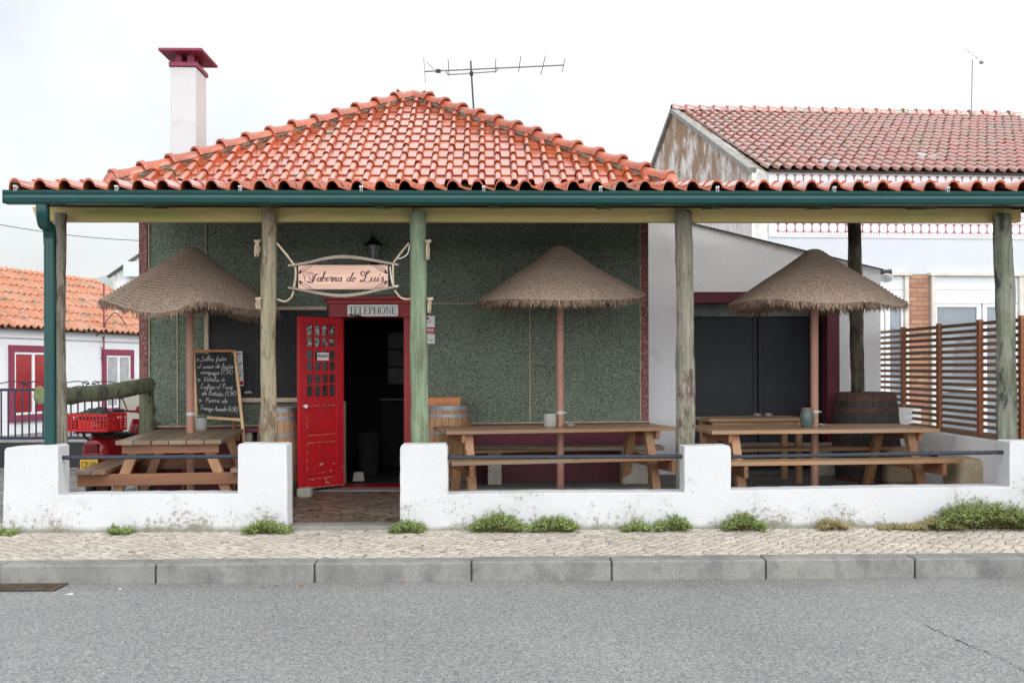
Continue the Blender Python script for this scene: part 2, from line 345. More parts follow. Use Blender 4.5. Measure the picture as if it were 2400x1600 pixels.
def _conc(name, a, b, st=0.):
    t = NT(name); n = t.noise(2.4, 7, .65); n2 = t.noise(55, 5, .65); v = t.noise(4, 7, .7, t.mapv((1.3, 1, 1)))
    c = t.mix(t.rng(n, .3, .7), a, b); c = t.val(c, t.rng(n2, .3, .7, .84, 1.14)); c = t.mix(t.rng(v, .45, .68, 0, st), c, (0.085, 0.09, 0.10))
    return t.fin(c, .85, .3, n2, .5, .006)
MT['kerb'] = _conc('kerb_concrete', (0.185, 0.183, 0.172), (0.285, 0.28, 0.258), .6)
MT['concrete'] = _conc('floor_concrete', (0.17, 0.16, 0.15), (0.25, 0.24, 0.225), .2)
MT['block'] = _conc('rough_concrete_block', (0.34, 0.31, 0.26), (0.45, 0.42, 0.36), .15)
MT['stone'] = _conc('rough_sandstone', (0.36, 0.28, 0.19), (0.50, 0.41, 0.29), .1)
MT['soil'] = _conc('dry_soil', (0.12, 0.10, 0.07), (0.20, 0.17, 0.12), 0)
YW = 9.2          # street face of the low wall
def struct(o, cat=None): o['kind'] = 'structure'; return o
m = MB(); m.box(-500, 500, -80, 900, -.6, -.012); struct(m.build('ground', MT['soil']))
m = MB(); m.box(-60, 60, -30, 7.66, -.3, 0); struct(m.build('road', MT['asphalt']))
m = MB(); m.box(-60, 60, 7.88, YW + .6, -.3, .136); struct(m.build('pavement', MT['calcada']))
m = MB(); m.box(-60, 60, 7.70, 7.87, -.3, .10)
edges = [-60, -9.0] + [X(q, 7.68, 1340) for q in (-360, 0, 366, 738, 1105, 1433, 1794, 2143, 2500, 2860)] + [60]
for i, (a, b) in enumerate(zip(edges, edges[1:])):
    j = random.uniform(-.003, .003); m.box(a + .006, b - .006, 7.66 + j, 7.88 + j, -.25, .146 + j)
struct(m.build('kerb', MT['kerb'], bevel=.012))
m = MB(); m.box(-60, X(8, 9.2), YW + .02, 60, -.3, .10); m.box(X(8, 9.2), 60, YW + .62, 60, -.3, .098); struct(m.build('lane', MT['cobble_grey']))
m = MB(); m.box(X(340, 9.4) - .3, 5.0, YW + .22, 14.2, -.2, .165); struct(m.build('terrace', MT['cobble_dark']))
m = MB()
m.box(X(985, 12), 5.0, 11.45, 12.19, .0, .245); m.box(X(1530, 12.8), 5.0, 12.19, 14.2, .0, .243); m.box(X(640, 12), X(985, 12) - .01, 11.9, 12.19, 0, .185)
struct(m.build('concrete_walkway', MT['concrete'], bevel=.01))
m = MB(); m.box(X(676, 9.2), X(936, 9.2), YW + .06, YW + .3, .05, .172); struct(m.build('entrance_threshold', MT['concrete'], bevel=.008))
# crack in the road, laid as a thin dark sheet
m = MB(); pts = []
for a, b in ((2170, 1463), (2195, 1475), (2220, 1487), (2245, 1500), (2275, 1512), (2305, 1525), (2320, 1533), (2345, 1542), (2362, 1552), (2385, 1566), (2410, 1577), (2450, 1597)):
    for _ in range(3):
        p = PZ(a + random.uniform(-6, 6), b + random.uniform(-2.5, 2.5), .003); pts.append(p)
pts.sort(key=lambda p: p.x - p.y * .2)
m.ribbon(pts, [random.uniform(.001, .007) for _ in pts], (0, 0, 1)); struct(m.build('road_crack', MT['ink'], fixn=False))
# far hill
def _hill():
    t = NT('hazy_hill'); n = t.noise(.06, 6, .7); return t.fin(t.mix(t.rng(n, .4, .6), (0.27, 0.30, 0.27), (0.33, 0.36, 0.35)), .95, .1)
MT['hill'] = _hill()
m = MB(); N = 60; Mh = 14; vs = []
cx = X(235, 420)
for j in range(Mh + 1):
    for i in range(N + 1):
        u = i / N * 2 - 1; w = j / Mh * 2 - 1
        h = 12 * math.exp(-(u * 6) ** 2) * math.cos(w * 1.57) + 29 * math.cos(u * 1.57) * math.cos(w * 1.57) + 5 * mnoise.noise(V((u * 14, w * 5, 0))) * math.cos(w * 1.57)
        vs.append((cx + u * 210, 420 + w * 90, h - 3))
m.raw(vs, [(j * (N + 1) + i, j * (N + 1) + i + 1, (j + 1) * (N + 1) + i + 1, (j + 1) * (N + 1) + i) for j in range(Mh) for i in range(N)])
struct(m.build('hill', MT['hill'], smooth=True))

# ================================================================ roof tiles
PROF_S = [(0, -.05), (.02, .35), (.07, .68), (.15, .92), (.25, 1), (.35, .92), (.43, .70), (.475, .52), (.50, .36), (.60, .25), (.75, .13), (.90, .02), (1.0, -.03)]
PROF_F = [(0, 0), (.015, .45), (.06, .76), (.14, .95), (.235, 1), (.33, .95), (.41, .76), (.455, .45), (.48, .04), (.56, 0), (.85, 0), (1.0, .02)]
def tiles(mb, o, u, v, w, h, ex, ncol, nrow, prof, col0=0, clips=(), thick=.013, step=.022, rag=.004, keep=None):
    """o: lower corner; u: along the eave; v: up the slope; w: tile width; ex: exposed length"""
    o = V(o); u = V(u).normalized(); v = V(v).normalized(); n = u.cross(v).normalized()
    bm = bmesh.new(); lay = bm.faces.layers.float.new('t')
    L = ex * 1.22
    for j in range(nrow):
        for i in range(col0, col0 + ncol):
            if keep and not keep(i * w + w * .5, j * ex + ex * .5): continue
            t = random.random(); ju = random.uniform(-rag, rag); jv = random.uniform(-rag, rag) * 2; jn = random.uniform(0, rag * .8)
            rows = []
            for (vv, lift, sc) in ((0, step, 1.0), (L, 0, .90)):
                top = []; bot = []
                for (a, b) in prof:
                    cu = .26 + (a - .26) * (1 if a > .5 else sc)
                    p = o + u * (i * w + cu * w + ju) + v * (j * ex + vv + jv) + n * (lift + jn + b * h * sc)
                    top.append(bm.verts.new(p)); bot.append(bm.verts.new(p - n * thick))
                rows.append((top, bot))
            (t0, b0), (t1, b1_) = rows; k = len(prof)
            fs = []
            for q in range(k - 1):
                fs.append((t0[q], t0[q + 1], t1[q + 1], t1[q])); fs.append((b0[q + 1], b0[q], b1_[q], b1_[q + 1])); fs.append((b0[q], b0[q + 1], t0[q + 1], t0[q]))
            fs.append((t0[0], t1[0], b1_[0], b0[0])); fs.append((t0[-1], b0[-1], b1_[-1], t1[-1]))
            for f in fs:
                ff = bm.faces.new(f); ff[lay] = t
    for (co, no) in clips:   # keep the side the normal points away from
        g = bm.verts[:] + bm.edges[:] + bm.faces[:]
        bmesh.ops.bisect_plane(bm, geom=g, plane_co=V(co), plane_no=V(no), clear_outer=True)
    bm.verts.index_update(); base = len(mb.v)
    mb.v += [x.co.copy() for x in bm.verts]
    for f in bm.faces: mb.f.append(tuple(base + x.index for x in f.verts)); mb.t.append(f[lay]); mb.mi.append(mb.cur)
    bm.free()
def caps(mb, a, b, r, n, up=(0, 0, 1), flare=1.36, end=True):
    """half-round ridge tiles from the low end a to the high end b"""
    a = V(a); b = V(b); d = (b - a); Ls = d.length / n; d.normalize(); s_ = d.cross(V(up)).normalized(); q = s_.cross(d).normalized(); K = 10
    for i in range(n):
        p0 = a + d * Ls * i; t = random.random(); jit = s_ * random.uniform(-.006, .006) + q * random.uniform(-.004, .006)
        st = [(0.0, r * flare), (.05, r * flare * 1.0), (.075, r * 1.06), (Ls * .6, r * .98), (Ls * 1.06, r * .90)]
        vs = []
        for (x, rr) in st:
            for k in range(K + 1):
                an = math.pi * k / K; vs.append(p0 + jit + d * x + s_ * math.cos(an) * rr + q * (math.sin(an) * rr * 1.05 + (.012 if x < .1 else 0)))
        fs = [(i_ * (K + 1) + k, i_ * (K + 1) + k + 1, (i_ + 1) * (K + 1) + k + 1, (i_ + 1) * (K + 1) + k) for i_ in range(len(st) - 1) for k in range(K)]
        nb = len(vs)      # inner skin, so the low ring shows a thick lip
        vs += [p0 + jit + s_ * math.cos(math.pi * k / K) * r * (flare - .2) + q * (math.sin(math.pi * k / K) * r * (flare - .2) + .008) for k in range(K + 1)]
        fs += [(k, nb + k, nb + k + 1, k + 1) for k in range(K)]
        mb.raw(vs, fs, t)

# ================================================================ TAVERN BUILDING
WY = 12.2
TB = thing('tavern_building', (X(915, WY), WY, .16), 'single-storey green terrazzo tavern with maroon corner strips, glossy orange hip roof and open red doorway', 'tavern')
xl, xr = X(327, WY), X(1520, WY); zt = 3.66
dx0, dx1 = X(772, WY), X(968, WY); dz1 = Z(703, WY, 870)
ox0, ox1, oz1 = X(800, WY), X(947, WY), Z(744, WY, 870)
qw = .10
# front wall in pieces round the doorway
m = MB(); t_ = .5
pz = lambda x: Z(1001, WY, 350) + (x - xl) * ((Z(989, WY, 1500) - Z(1001, WY, 350)) / (xr - xl))
m.tone = .5
def wallp(x0, x1, za, zb, zc, zd, y0=WY, y1=WY + .3): m.hexa([(x0, y0, za), (x1, y0, zb), (x1, y1, zb), (x0, y1, za), (x0, y0, zd), (x1, y0, zc), (x1, y1, zc), (x0, y1, zd)])
wallp(xl + qw, ox0 - .1, .0, .0, zt, zt); wallp(ox1 + .1, xr - qw, 0, 0, zt, zt); wallp(ox0 - .1, ox1 + .1, oz1 + .1, oz1 + .1, zt, zt)
m.build('front_wall', MT['green_tz'], TB)
m = MB(); m.tone = .5
m.box(xl, xl + qw - .002, WY - .012, WY + .3, 0, zt); m.build('corner_strip', MT['red_tz'], TB); m = MB(); m.tone = .5; m.box(xr - qw + .002, xr, WY - .012, WY + .3, 0, zt)
m.build('corner_strip', MT['red_tz'], TB)
m = MB(); m.tone = .5
def pl(x0, x1): m.hexa([(x0, WY - .03, .1), (x1, WY - .03, .1), (x1, WY - .002, .1), (x0, WY - .002, .1), (x0, WY - .03, pz(x0)), (x1, WY - .03, pz(x1)), (x1, WY - .002, pz(x1)), (x0, WY - .002, pz(x0))])
pl(xl - .01, dx0 - .003); pl(dx1 + .003, xr + .01)
m.build('plinth', MT['maroon'], TB)
m = MB(); m.tone = .5          # grooves of pale mortar between the terrazzo panels and along the plinth
for q in (350, 1500): x = X(q, WY, 700); m.box(x - .006, x + .006, WY - .015, WY - .001, pz(x) + .03, zt)
jz = Z(711, WY, 1250); jzl = Z(738, WY, 400)
x = X(483, WY, 550); m.box(x - .006, x + .006, WY - .012, WY - .001, jzl, zt)
x = X(416, WY, 850); m.box(x - .006, x + .006, WY - .012, WY - .001, pz(x) + .02, jzl)
x = X(1242, WY, 850); m.box(x - .006, x + .006, WY - .012, WY - .001, pz(x) + .02, jz - .007)
m.box(dx1, xr - qw - .02, WY - .012, WY - .001, jz - .005, jz + .005); m.box(xl + qw + .02, X(486, WY), WY - .011, WY - .001, jzl - .005, jzl + .005)
for x0, x1 in ((xl + .1, dx0 - .01), (dx1 + .01, xr)):
    m.hexa([(x0, WY - .04, pz(x0) + .002), (x1, WY - .04, pz(x1) + .002), (x1, WY - .002, pz(x1) + .002), (x0, WY - .002, pz(x0) + .002), (x0, WY - .04, pz(x0) + .016), (x1, WY - .04, pz(x1) + .016), (x1, WY - .002, pz(x1) + .016), (x0, WY - .002, pz(x0) + .016)])
MT['joint'] = plain('pale_mortar_joint', (0.40, 0.35, 0.25), .8, var=.15)
m.build('panel_joints', MT['joint'], TB)
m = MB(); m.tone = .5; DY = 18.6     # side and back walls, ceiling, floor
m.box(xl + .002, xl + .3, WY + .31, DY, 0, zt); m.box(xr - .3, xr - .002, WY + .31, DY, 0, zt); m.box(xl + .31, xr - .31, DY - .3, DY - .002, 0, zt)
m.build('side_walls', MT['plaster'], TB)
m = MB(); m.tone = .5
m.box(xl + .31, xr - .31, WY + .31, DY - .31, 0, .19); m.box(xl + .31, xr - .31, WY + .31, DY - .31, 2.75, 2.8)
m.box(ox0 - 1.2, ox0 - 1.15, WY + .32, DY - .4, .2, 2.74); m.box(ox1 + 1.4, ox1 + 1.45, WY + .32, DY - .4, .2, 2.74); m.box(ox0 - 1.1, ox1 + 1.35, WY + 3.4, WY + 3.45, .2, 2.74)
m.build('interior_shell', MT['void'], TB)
# interior furniture glimpsed in the dark
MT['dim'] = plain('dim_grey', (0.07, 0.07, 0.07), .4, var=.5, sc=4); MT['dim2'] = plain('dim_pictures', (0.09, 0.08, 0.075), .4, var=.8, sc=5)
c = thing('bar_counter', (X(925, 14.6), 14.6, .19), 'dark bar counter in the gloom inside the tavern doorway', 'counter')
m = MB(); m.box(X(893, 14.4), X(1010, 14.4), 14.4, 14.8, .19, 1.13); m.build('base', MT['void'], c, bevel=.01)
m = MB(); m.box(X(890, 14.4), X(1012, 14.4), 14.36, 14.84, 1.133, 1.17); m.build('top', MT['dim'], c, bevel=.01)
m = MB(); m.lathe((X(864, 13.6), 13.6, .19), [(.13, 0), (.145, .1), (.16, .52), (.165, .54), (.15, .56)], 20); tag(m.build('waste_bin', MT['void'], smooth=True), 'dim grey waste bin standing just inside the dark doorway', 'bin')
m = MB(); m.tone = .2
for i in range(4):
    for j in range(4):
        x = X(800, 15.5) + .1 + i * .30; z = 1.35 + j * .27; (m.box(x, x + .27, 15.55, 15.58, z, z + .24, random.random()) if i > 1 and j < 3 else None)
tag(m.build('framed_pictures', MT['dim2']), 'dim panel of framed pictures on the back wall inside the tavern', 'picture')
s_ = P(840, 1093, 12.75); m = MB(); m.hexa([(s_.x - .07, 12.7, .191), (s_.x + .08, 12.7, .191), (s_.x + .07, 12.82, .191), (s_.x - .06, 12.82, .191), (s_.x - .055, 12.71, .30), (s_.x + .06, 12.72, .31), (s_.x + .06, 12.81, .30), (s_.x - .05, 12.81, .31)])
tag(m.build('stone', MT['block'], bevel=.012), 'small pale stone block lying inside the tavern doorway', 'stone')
# door frame
m = MB(); m.tone = .5
m.box(dx0, ox0, WY - .05, WY + .28, .16, oz1 - .001); m.box(ox1, dx1, WY - .05, WY + .28, .16, oz1 - .001); m.box(dx0, dx1, WY - .055, WY + .28, oz1, dz1)
m.box(dx0 - .05, dx1 + .05, WY - .10, WY - .002, dz1 + .002, dz1 + .04); m.box(dx0 - .02, dx1 + .02, WY - .075, WY - .004, dz1 - .05, dz1)
m.box(dx0 - .02, dx1 + .01, WY - .09, WY + .28, .10, Z(1139, WY, 870)); df = m.build('door_frame', MT['red_frame'], TB, bevel=.006)
m = MB(); m.box(ox0 + .004, ox0 + .02, WY - .02, WY + .25, .2, Z(940, WY)); m.build('jamb_lining', MT['pale_woodz'], df)
# TELEPHONE plate
def serif_word(mb, word, x0, z0, h, wtot, y, d=.003):
    gl = {'T': .62, 'E': .60, 'L': .58, 'P': .56, 'H': .74, 'O': .72, 'N': .74}; sp = .07; tot = sum(gl[c] for c in word) + sp * (len(word) - 1); k = wtot / tot; x = x0
    T, th, se = .115, .045, .04
    for c in word:
        g = gl[c]; B = lambda a, b, c_, d_: mb.box(x + a * k, x + c_ * k, y - d, y, z0 + b * h, z0 + d_ * h, .5)
        def stem(a, w=T): B(a, .045, a + w, .955); B(a - .05, 0, a + w + .05, .044); B(a - .05, .956, a + w + .05, 1)
        def ring(cx, cz, rx, rz, a0, a1, n=22):
            for i in range(n):
                p = [a0 + (a1 - a0) * (i + q) / n for q in (0, 1)]; pts = []
                for an, s in ((p[0], 1), (p[1], 1), (p[1], 0), (p[0], 0)):
                    ex = rx - (0 if s else T * .95); ez = rz - (0 if s else th); pts.append((x + (cx + ex * math.cos(an)) * k, y - d, z0 + (cz + ez * math.sin(an)) * h))
                mb.poly(pts, .5)
        if c == 'T': B(g / 2 - T / 2, .045, g / 2 + T / 2, .955); B(g / 2 - .12, 0, g / 2 + .12, .044); B(.0, .956, g, 1); B(0, .80, .035, .956); B(g - .035, .80, g, .956)
        if c in 'EL': stem(.05); B(.2, 0, g, .044); B(g - .035, .045, g, .22)
        if c == 'E': B(.2, .956, g - .03, 1); B(g - .065, .80, g - .03, .955); B(.2, .49, g - .14, .535); B(g - .17, .42, g - .14, .6)
        if c == 'P': stem(.05); ring(.2, .74, .34, .26, -math.pi / 2, math.pi / 2)
        if c == 'H': stem(.05); stem(g - .05 - T); B(.2, .49, g - .2, .535)
        if c == 'O': ring(g / 2, .5, g / 2, .52, 0, math.pi * 2, 40)
        if c == 'N':
            B(.07, .045, .07 + th, .955); B(0, 0, .17, .044); B(0, .956, .2, 1); B(g - .11, .045, g - .11 + th, .955); B(g - .18, .956, g, 1)
            mb.poly([(x + .09 * k, y - d, z0 + .955 * h), (x + .23 * k, y - d, z0 + .955 * h), (x + (g - .066) * k, y - d, z0), (x + (g - .13) * k, y - d, z0)], .5)
        x += (g + sp) * k
ty = WY - .10; p0 = P(814, 741, ty); p1 = P(933, 714, ty)
tp = MB(); w_, h_ = p1.x - p0.x, p1.z - p0.z; rr = .022; pts = []
for cx, cz, a0 in ((p1.x - rr, p0.z + rr, -90), (p1.x - rr, p1.z - rr, 0), (p0.x + rr, p1.z - rr, 90), (p0.x + rr, p0.z + rr, 180)):
    for k in range(5): a = R(a0 + k * 22.5); pts.append((cx + rr * math.cos(a), ty, cz + rr * math.sin(a)))
tp.prism(pts, (0, .018, 0)); tel = tp.build('telephone_plate', MT['offwhite'], TB)
m = MB(); serif_word(m, 'TELEPHONE', p0.x + .022, p0.z + .026, h_ - .05, w_ - .044, ty - .001); m.build('lettering', MT['ink'], tel, fixn=False)
tag(tel, 'white plate with black serif letters TELEPHONE')
# open door leaf
hA = P(800, 940, WY - .06); nA = P(696, 940, 11.62)
dl_z0 = Z(1147, 11.62, 696); dl_z1 = Z(741, 11.62, 696)
du = V((nA.x - hA.x, nA.y - hA.y, 0)); LW = du.length; du.normalize(); dn = V((-du.y, du.x, 0))
if dn.y > 0: dn = -dn
def dp(a, z, off=0): return V((hA.x, hA.y, 0)) + du * (a * LW) + dn * off + V((0, 0, z))
def dbox(mb, a0, a1, z0, z1, o0, o1, t=.5): mb.hexa([dp(a0, z0, o0), dp(a1, z0, o0), dp(a1, z0, o1), dp(a0, z0, o1), dp(a0, z1, o0), dp(a1, z1, o0), dp(a1, z1, o1), dp(a0, z1, o1)], t)
H_ = dl_z1 - dl_z0; zf = lambda f: dl_z0 + f * H_
pa0, pa1 = .17, .83; gz0, gz1 = zf(.535), zf(.955)
m = MB(); m.tone = .5
dbox(m, 0, pa0, zf(0), zf(1), 0, .04); dbox(m, pa1, 1, zf(0), zf(1), 0, .04); dbox(m, pa0, pa1, gz1, zf(1), 0, .0398)
for a, b in ((0, .055), (.265, .31), (.48, .535)): dbox(m, pa0, pa1, zf(a) + .0002, zf(b), 0, .0396)
for a, b in ((.055, .265), (.31, .48)):
    dbox(m, pa0, pa1, zf(a), zf(b), .008, .024); dbox(m, pa0 + .05, pa1 - .05, zf(a) + .035, zf(b) - .035, .024, .032)
leaf = m.build('door_leaf', MT['red'], TB, bevel=.003); tag(leaf, 'worn red door leaf standing open with small panes')
m = MB(); m.tone = .5; nr, nc = 6, 4; ph = (gz1 - gz0) / nr; pw = (pa1 - pa0) / nc
for i in range(1, nc): a = pa0 + i * pw; dbox(m, a - .02, a + .02, gz0, gz1, .006, .034)
for j in range(1, nr): z = gz0 + j * ph; dbox(m, pa0, pa1, z - (.012 if j % 2 else .022), z + (.012 if j % 2 else .022), .0065, .0345)
m.build('glazing_bars', MT['red'], leaf)
for i in range(nc):
    for j in range(nr):
        m = MB(); dbox(m, pa0 + i * pw + .018, pa0 + (i + 1) * pw - .018, gz0 + j * ph + .008, gz0 + (j + 1) * ph - .008, .015, .02); m.build('pane', MT['dark_glass'], leaf)
m = MB()   # chipped paint lines round the lower panels
for a, b in ((.055, .265), (.31, .48)):
    for q in (a, b):
        x = .2
        while x < .8:
            e = min(.8, x + random.uniform(.02, .14)); dbox(m, x, e, zf(q) - .003, zf(q) + random.uniform(.001, .004), .0398, .0405); x = e + random.uniform(0, .05)
for q in (.825,):
    for z in range(7): zz = .1 + z * .05; dbox(m, q, q + .008, zf(zz), zf(zz + random.uniform(.01, .04)), .0401, .0406)
for _ in range(7): a = random.uniform(.12, .8); z = random.uniform(.02, .14); dbox(m, a, a + random.uniform(.02, .08), zf(z), zf(z + random.uniform(.003, .012)), .0401, .0407)
x = .0
while x < 1: e = x + random.uniform(.03, .12); dbox(m, x, min(e, 1), zf(0) + .001, zf(0) + random.uniform(.004, .012), .0401, .0407); x = e + random.uniform(0, .06)
m.build('chipped_paint', MT['chip'], leaf)
# scratched stickers in the upper panes
m = MB()
for i in range(nc):
    for j in (4, 5):
        for _ in range(5):
            a = pa0 + (i + random.uniform(.2, .8)) * pw; z = gz0 + (j + random.uniform(.25, .8)) * ph; pts = [dp(a, z, .0215)]
            for __ in range(3): a += random.uniform(-.05, .05); z += random.uniform(-.03, .03); pts.append(dp(min(max(a, pa0 + i * pw + .03), pa0 + (i + 1) * pw - .03), min(max(z, gz0 + j * ph + .015), gz0 + (j + 1) * ph - .015), .0215))
            m.ribbon(pts, random.uniform(.003, .009), dn)
m.build('torn_sticker_scraps', MT['offwhite'], leaf, fixn=False)
m = MB(); k_ = dp(.91, Z(952, 11.6, 706), .04); m.tube([k_, k_ + dn * .025, k_ + dn * .03, k_ + dn * .055, k_ + dn * .065], [.010, .010, .020, .023, .010], 16); m.build('knob', MT['white'], leaf, smooth=True)
m = MB(); m.tube([dp(.0, zf(.985), .05), V((X(845, WY - .12), WY - .12, Z(739, WY - .12)))], .005, 6); m.tube([V((X(818, WY - .12), WY - .125, Z(737, WY - .12))), V((X(848, WY - .12), WY - .125, Z(740, WY - .12)))], .008, 8); m.build('door_closer_arm', MT['ink'], df)
# text helper with the built-in font
def btext(s, name, mat, parent, org, ux, uz, h, wmax=None, nudge=.002, bold=0):
    cu = bpy.data.curves.new('t', 'FONT'); cu.body = s; cu.size = 1; cu.resolution_u = 3; cu.offset = bold
    ob = bpy.data.objects.new('t', cu); COL.objects.link(ob); dg = bpy.context.evaluated_depsgraph_get(); me = bpy.data.meshes.new_from_object(ob.evaluated_get(dg))
    xs = [v.co.x for v in me.vertices]; ys = [v.co.y for v in me.vertices]; w = max(xs) - min(xs); hh = max(ys) - min(ys)
    k = h / hh; kx = k if wmax is None else wmax / w; ux = V(ux).normalized(); uz = V(uz).normalized(); nn = ux.cross(uz)
    mb = MB(); mb.raw([V(org) + ux * ((v.co.x - min(xs)) * kx) + uz * ((v.co.y - min(ys)) * k) + nn * nudge for v in me.vertices], [tuple(p.vertices) for p in me.polygons], .5)
    bpy.data.objects.remove(ob); bpy.data.curves.remove(cu); bpy.data.meshes.remove(me)
    return mb.build(name, mat, parent, fixn=False)
fc = thing('closed_notice', dp(.5, zf(.81), .045), 'small white notice reading FECHADO stuck on the red door panes', 'notice')
m = MB(); a0, a1 = .60, .34; z0, z1 = Z(844, 11.8, 750), Z(826, 11.8, 750); dbox(m, a0, a1, z0, z1, .036, .039); m.build('paper', MT['white'], fc)
btext('FECHADO', 'lettering', MT['ink'], fc, dp(a0 - .01, z0 + .033, .040), -du, (0, 0, 1), .036, (a0 - a1) * LW * .92, bold=.02)
# window with black shutter
wx0, wx1 = X(482, WY), dx0 - .02; wz0, wz1 = Z(942, WY, 600), Z(719, WY, 600)
m = MB(); m.tone = .5; m.box(wx0 + .05, wx1, WY - .035, WY + .01, wz0 + .05, wz1 - .04); wn_ = m.build('window_shutter', MT['shutter'], TB)
m = MB(); m.box(wx0, wx1, WY - .06, WY - .002, wz1 - .04, wz1, .4); m.build('window_frame', MT['pale_wood'], wn_, bevel=.004); m = MB(); m.box(wx0 - .01, wx1, WY - .075, WY - .002, wz0, wz0 + .052, .6); m.build('window_frame', MT['pale_wood'], wn_, bevel=.004)
m = MB(); m.box(wx0, wx0 + .05, WY - .058, WY - .003, wz0 + .0525, wz1 - .0405, .5); m.build('window_frame', MT['pale_woodz'], wn_, bevel=.004)
m = MB(); c_ = P(574, 920, WY - .04); m.tube([c_, c_ + V((.06, -.01, .008)), c_ + V((.08, 0, -.005))], [.012, .014, .008], 8); m.build('shutter_handle', MT['pale_wood'], wn_)
# ---- main hip roof
ey = 11.88; exl, exr = X(256, ey, 425), X(1577, ey, 430); ez = Z(436, ey, 900)
run = (exr - exl) / 2; apz = Z(232, ey + run, 955) ; ax_ = (exl + exr) / 2
ap = V((ax_, ey + run, apz)); rise = apz - ez; by = ey + run * 2 + .6; apb = V((ax_, by - run, apz))
m = MB(); m.tone = .5; zz = -.03   # roof deck under the tiles
c4 = [V((exl + .03, ey + .04, ez + zz)), V((exr - .03, ey + .04, ez + zz)), V((exr - .03, by, ez + zz)), V((exl + .03, by, ez + zz))]; a_ = ap + V((0, 0, zz - .02)); b_ = apb + V((0, 0, zz - .02))
for f in ((c4[0], c4[1], a_), (c4[1], c4[2], b_, a_), (c4[2], c4[3], b_), (c4[3], c4[0], a_, b_), (c4[3], c4[2], c4[1], c4[0])): m.poly(f, .5)
roof = m.build('roof', MT['mortar'], TB)
sl = math.hypot(run, rise); up_f = V((0, run, rise)).normalized()
nh1 = (ap - V((exl, ey, ez))).cross(V((0, 0, 1)));
if nh1.x > 0: nh1 = -nh1
nh2 = (ap - V((exr, ey, ez))).cross(V((0, 0, 1)))
if nh2.x < 0: nh2 = -nh2
m = MB(); tw = .1925; nc_ = int((exr - exl) / tw) + 2; nrw = 12; exx = sl / 11.2
tiles(m, (exl, ey, ez), (1, 0, 0), up_f, tw, .070, exx, nc_, nrw, PROF_F, -1, [(V((exl, ey, ez)), nh1), (V((exr, ey, ez)), nh2)], keep=lambda a, b: abs(a - run) < run - b * run / sl + .35)
m.build('front_tiles', MT['tile'], roof, smooth=True)
for sgn, xc in ((-1, exl), (1, exr)):
    m = MB(); upv = V((-sgn * run, 0, rise)).normalized(); n1 = V((-(ap.y - ey), (ap.x - xc), 0)); n1 = n1 if n1.y < 0 else -n1; n3 = V(((by - apb.y), (apb.x - xc), 0)); n3 = n3 if n3.y > 0 else -n3
    if sgn < 0: o_, u_ = (xc, by, ez), (0, -1, 0)
    else: o_, u_ = (xc, ey, ez), (0, 1, 0)
    tiles(m, o_, u_, upv, tw, .062, exx, int((by - ey) / tw) + 1, nrw, PROF_F, 0, [((xc, ey, ez), n1), ((xc, by, ez), n3)])
    m.build('side_tiles', MT['tile'], roof, smooth=True)
m = MB(); lift = V((0, 0, .045))
for c_ in (V((exl, ey, ez)), V((exr, ey, ez))):
    d_ = (ap - c_).normalized(); caps(m, c_ + d_ * .05 + lift, ap + lift, .085, 13)
    # rounded shell end
    s_ = d_.cross(V((0, 0, 1))).normalized(); q_ = s_.cross(d_)
    vs = []; K = 12
    for i, (x_, r_) in enumerate(((-.17, .006), (-.14, .055), (-.07, .092), (0.02, .104), (.09, .092))):
        for k in range(K + 1): an = math.pi * k / K; rr_ = r_ * (1 + .05 * (k % 2)); vs.append(c_ + lift + d_ * (x_ + .06) + s_ * math.cos(an) * rr_ + q_ * (math.sin(an) * rr_ * 1.05 - (.05 if x_ < -.1 else .02 if x_ < 0 else 0)))
    m.raw(vs, [(i * (K + 1) + k, i * (K + 1) + k + 1, (i + 1) * (K + 1) + k + 1, (i + 1) * (K + 1) + k) for i in range(4) for k in range(K)])
caps(m, ap + lift + V((0, .16, -.035)), apb + lift, .085, max(2, int((apb.y - ap.y) / .4)))
for c_ in (V((exl, by, ez)), V((exr, by, ez))): caps(m, c_ + lift, apb + lift, .085, 13)
m.build('hip_cap_tiles', MT['tile_ridge'], roof, smooth=True)
m = MB()
for c_ in (V((exl, ey, ez)), V((exr, ey, ez))):
    d_ = (ap - c_); n_ = 60
    m.tube([c_ + d_ * (i / n_) + V((0, -.045, .015)) + V([random.uniform(-.007, .007) for _ in range(3)]) for i in range(n_ + 1)], [random.uniform(.034, .048) for _ in range(n_ + 1)], 7)
m.build('hip_mortar', MT['mortar'], roof)
# chimney
cy = 13.25; c0, c1 = X(400, cy, 300), X(459, cy, 300); cd = cy * (742 - 10) / (715 - 10) - cy
ctop = Z(146, cy, 430); cap_t = Z(117, cy, 430)
m = MB(); m.tone = .5; m.box(c0, c1, cy, cy + cd, ez - .8, ctop - .06); ch = m.build('chimney', MT['plaster'], roof, bevel=.012)
m = MB(); m.tone = .5; m.box(c0 - .02, c1 + .02, cy - .02, cy + cd + .02, ctop - .058, ctop + .0)
for x_ in (c0 + .035, c1 - .13, c1 - .02 - .075):
    pass
for x_ in (c0 + .05, c1 - .12):
    for y_ in (cy + .03, cy + cd / 2 - .05, cy + cd - .13): m.box(x_, x_ + .08, y_, y_ + .09, ctop, ctop + .11)
ov = .13; zc = ctop + .11
e0, e1, g0, g1 = c0 - ov * .9, c1 + ov * .9, cy - ov, cy + cd + ov
m.hexa([(e0, g0, zc), (e1, g0, zc), (e1, g1, zc), (e0, g1, zc), (e0, g0, zc + .035), (e1, g0, zc + .035), (e1, g1, zc + .035), (e0, g1, zc + .035)])
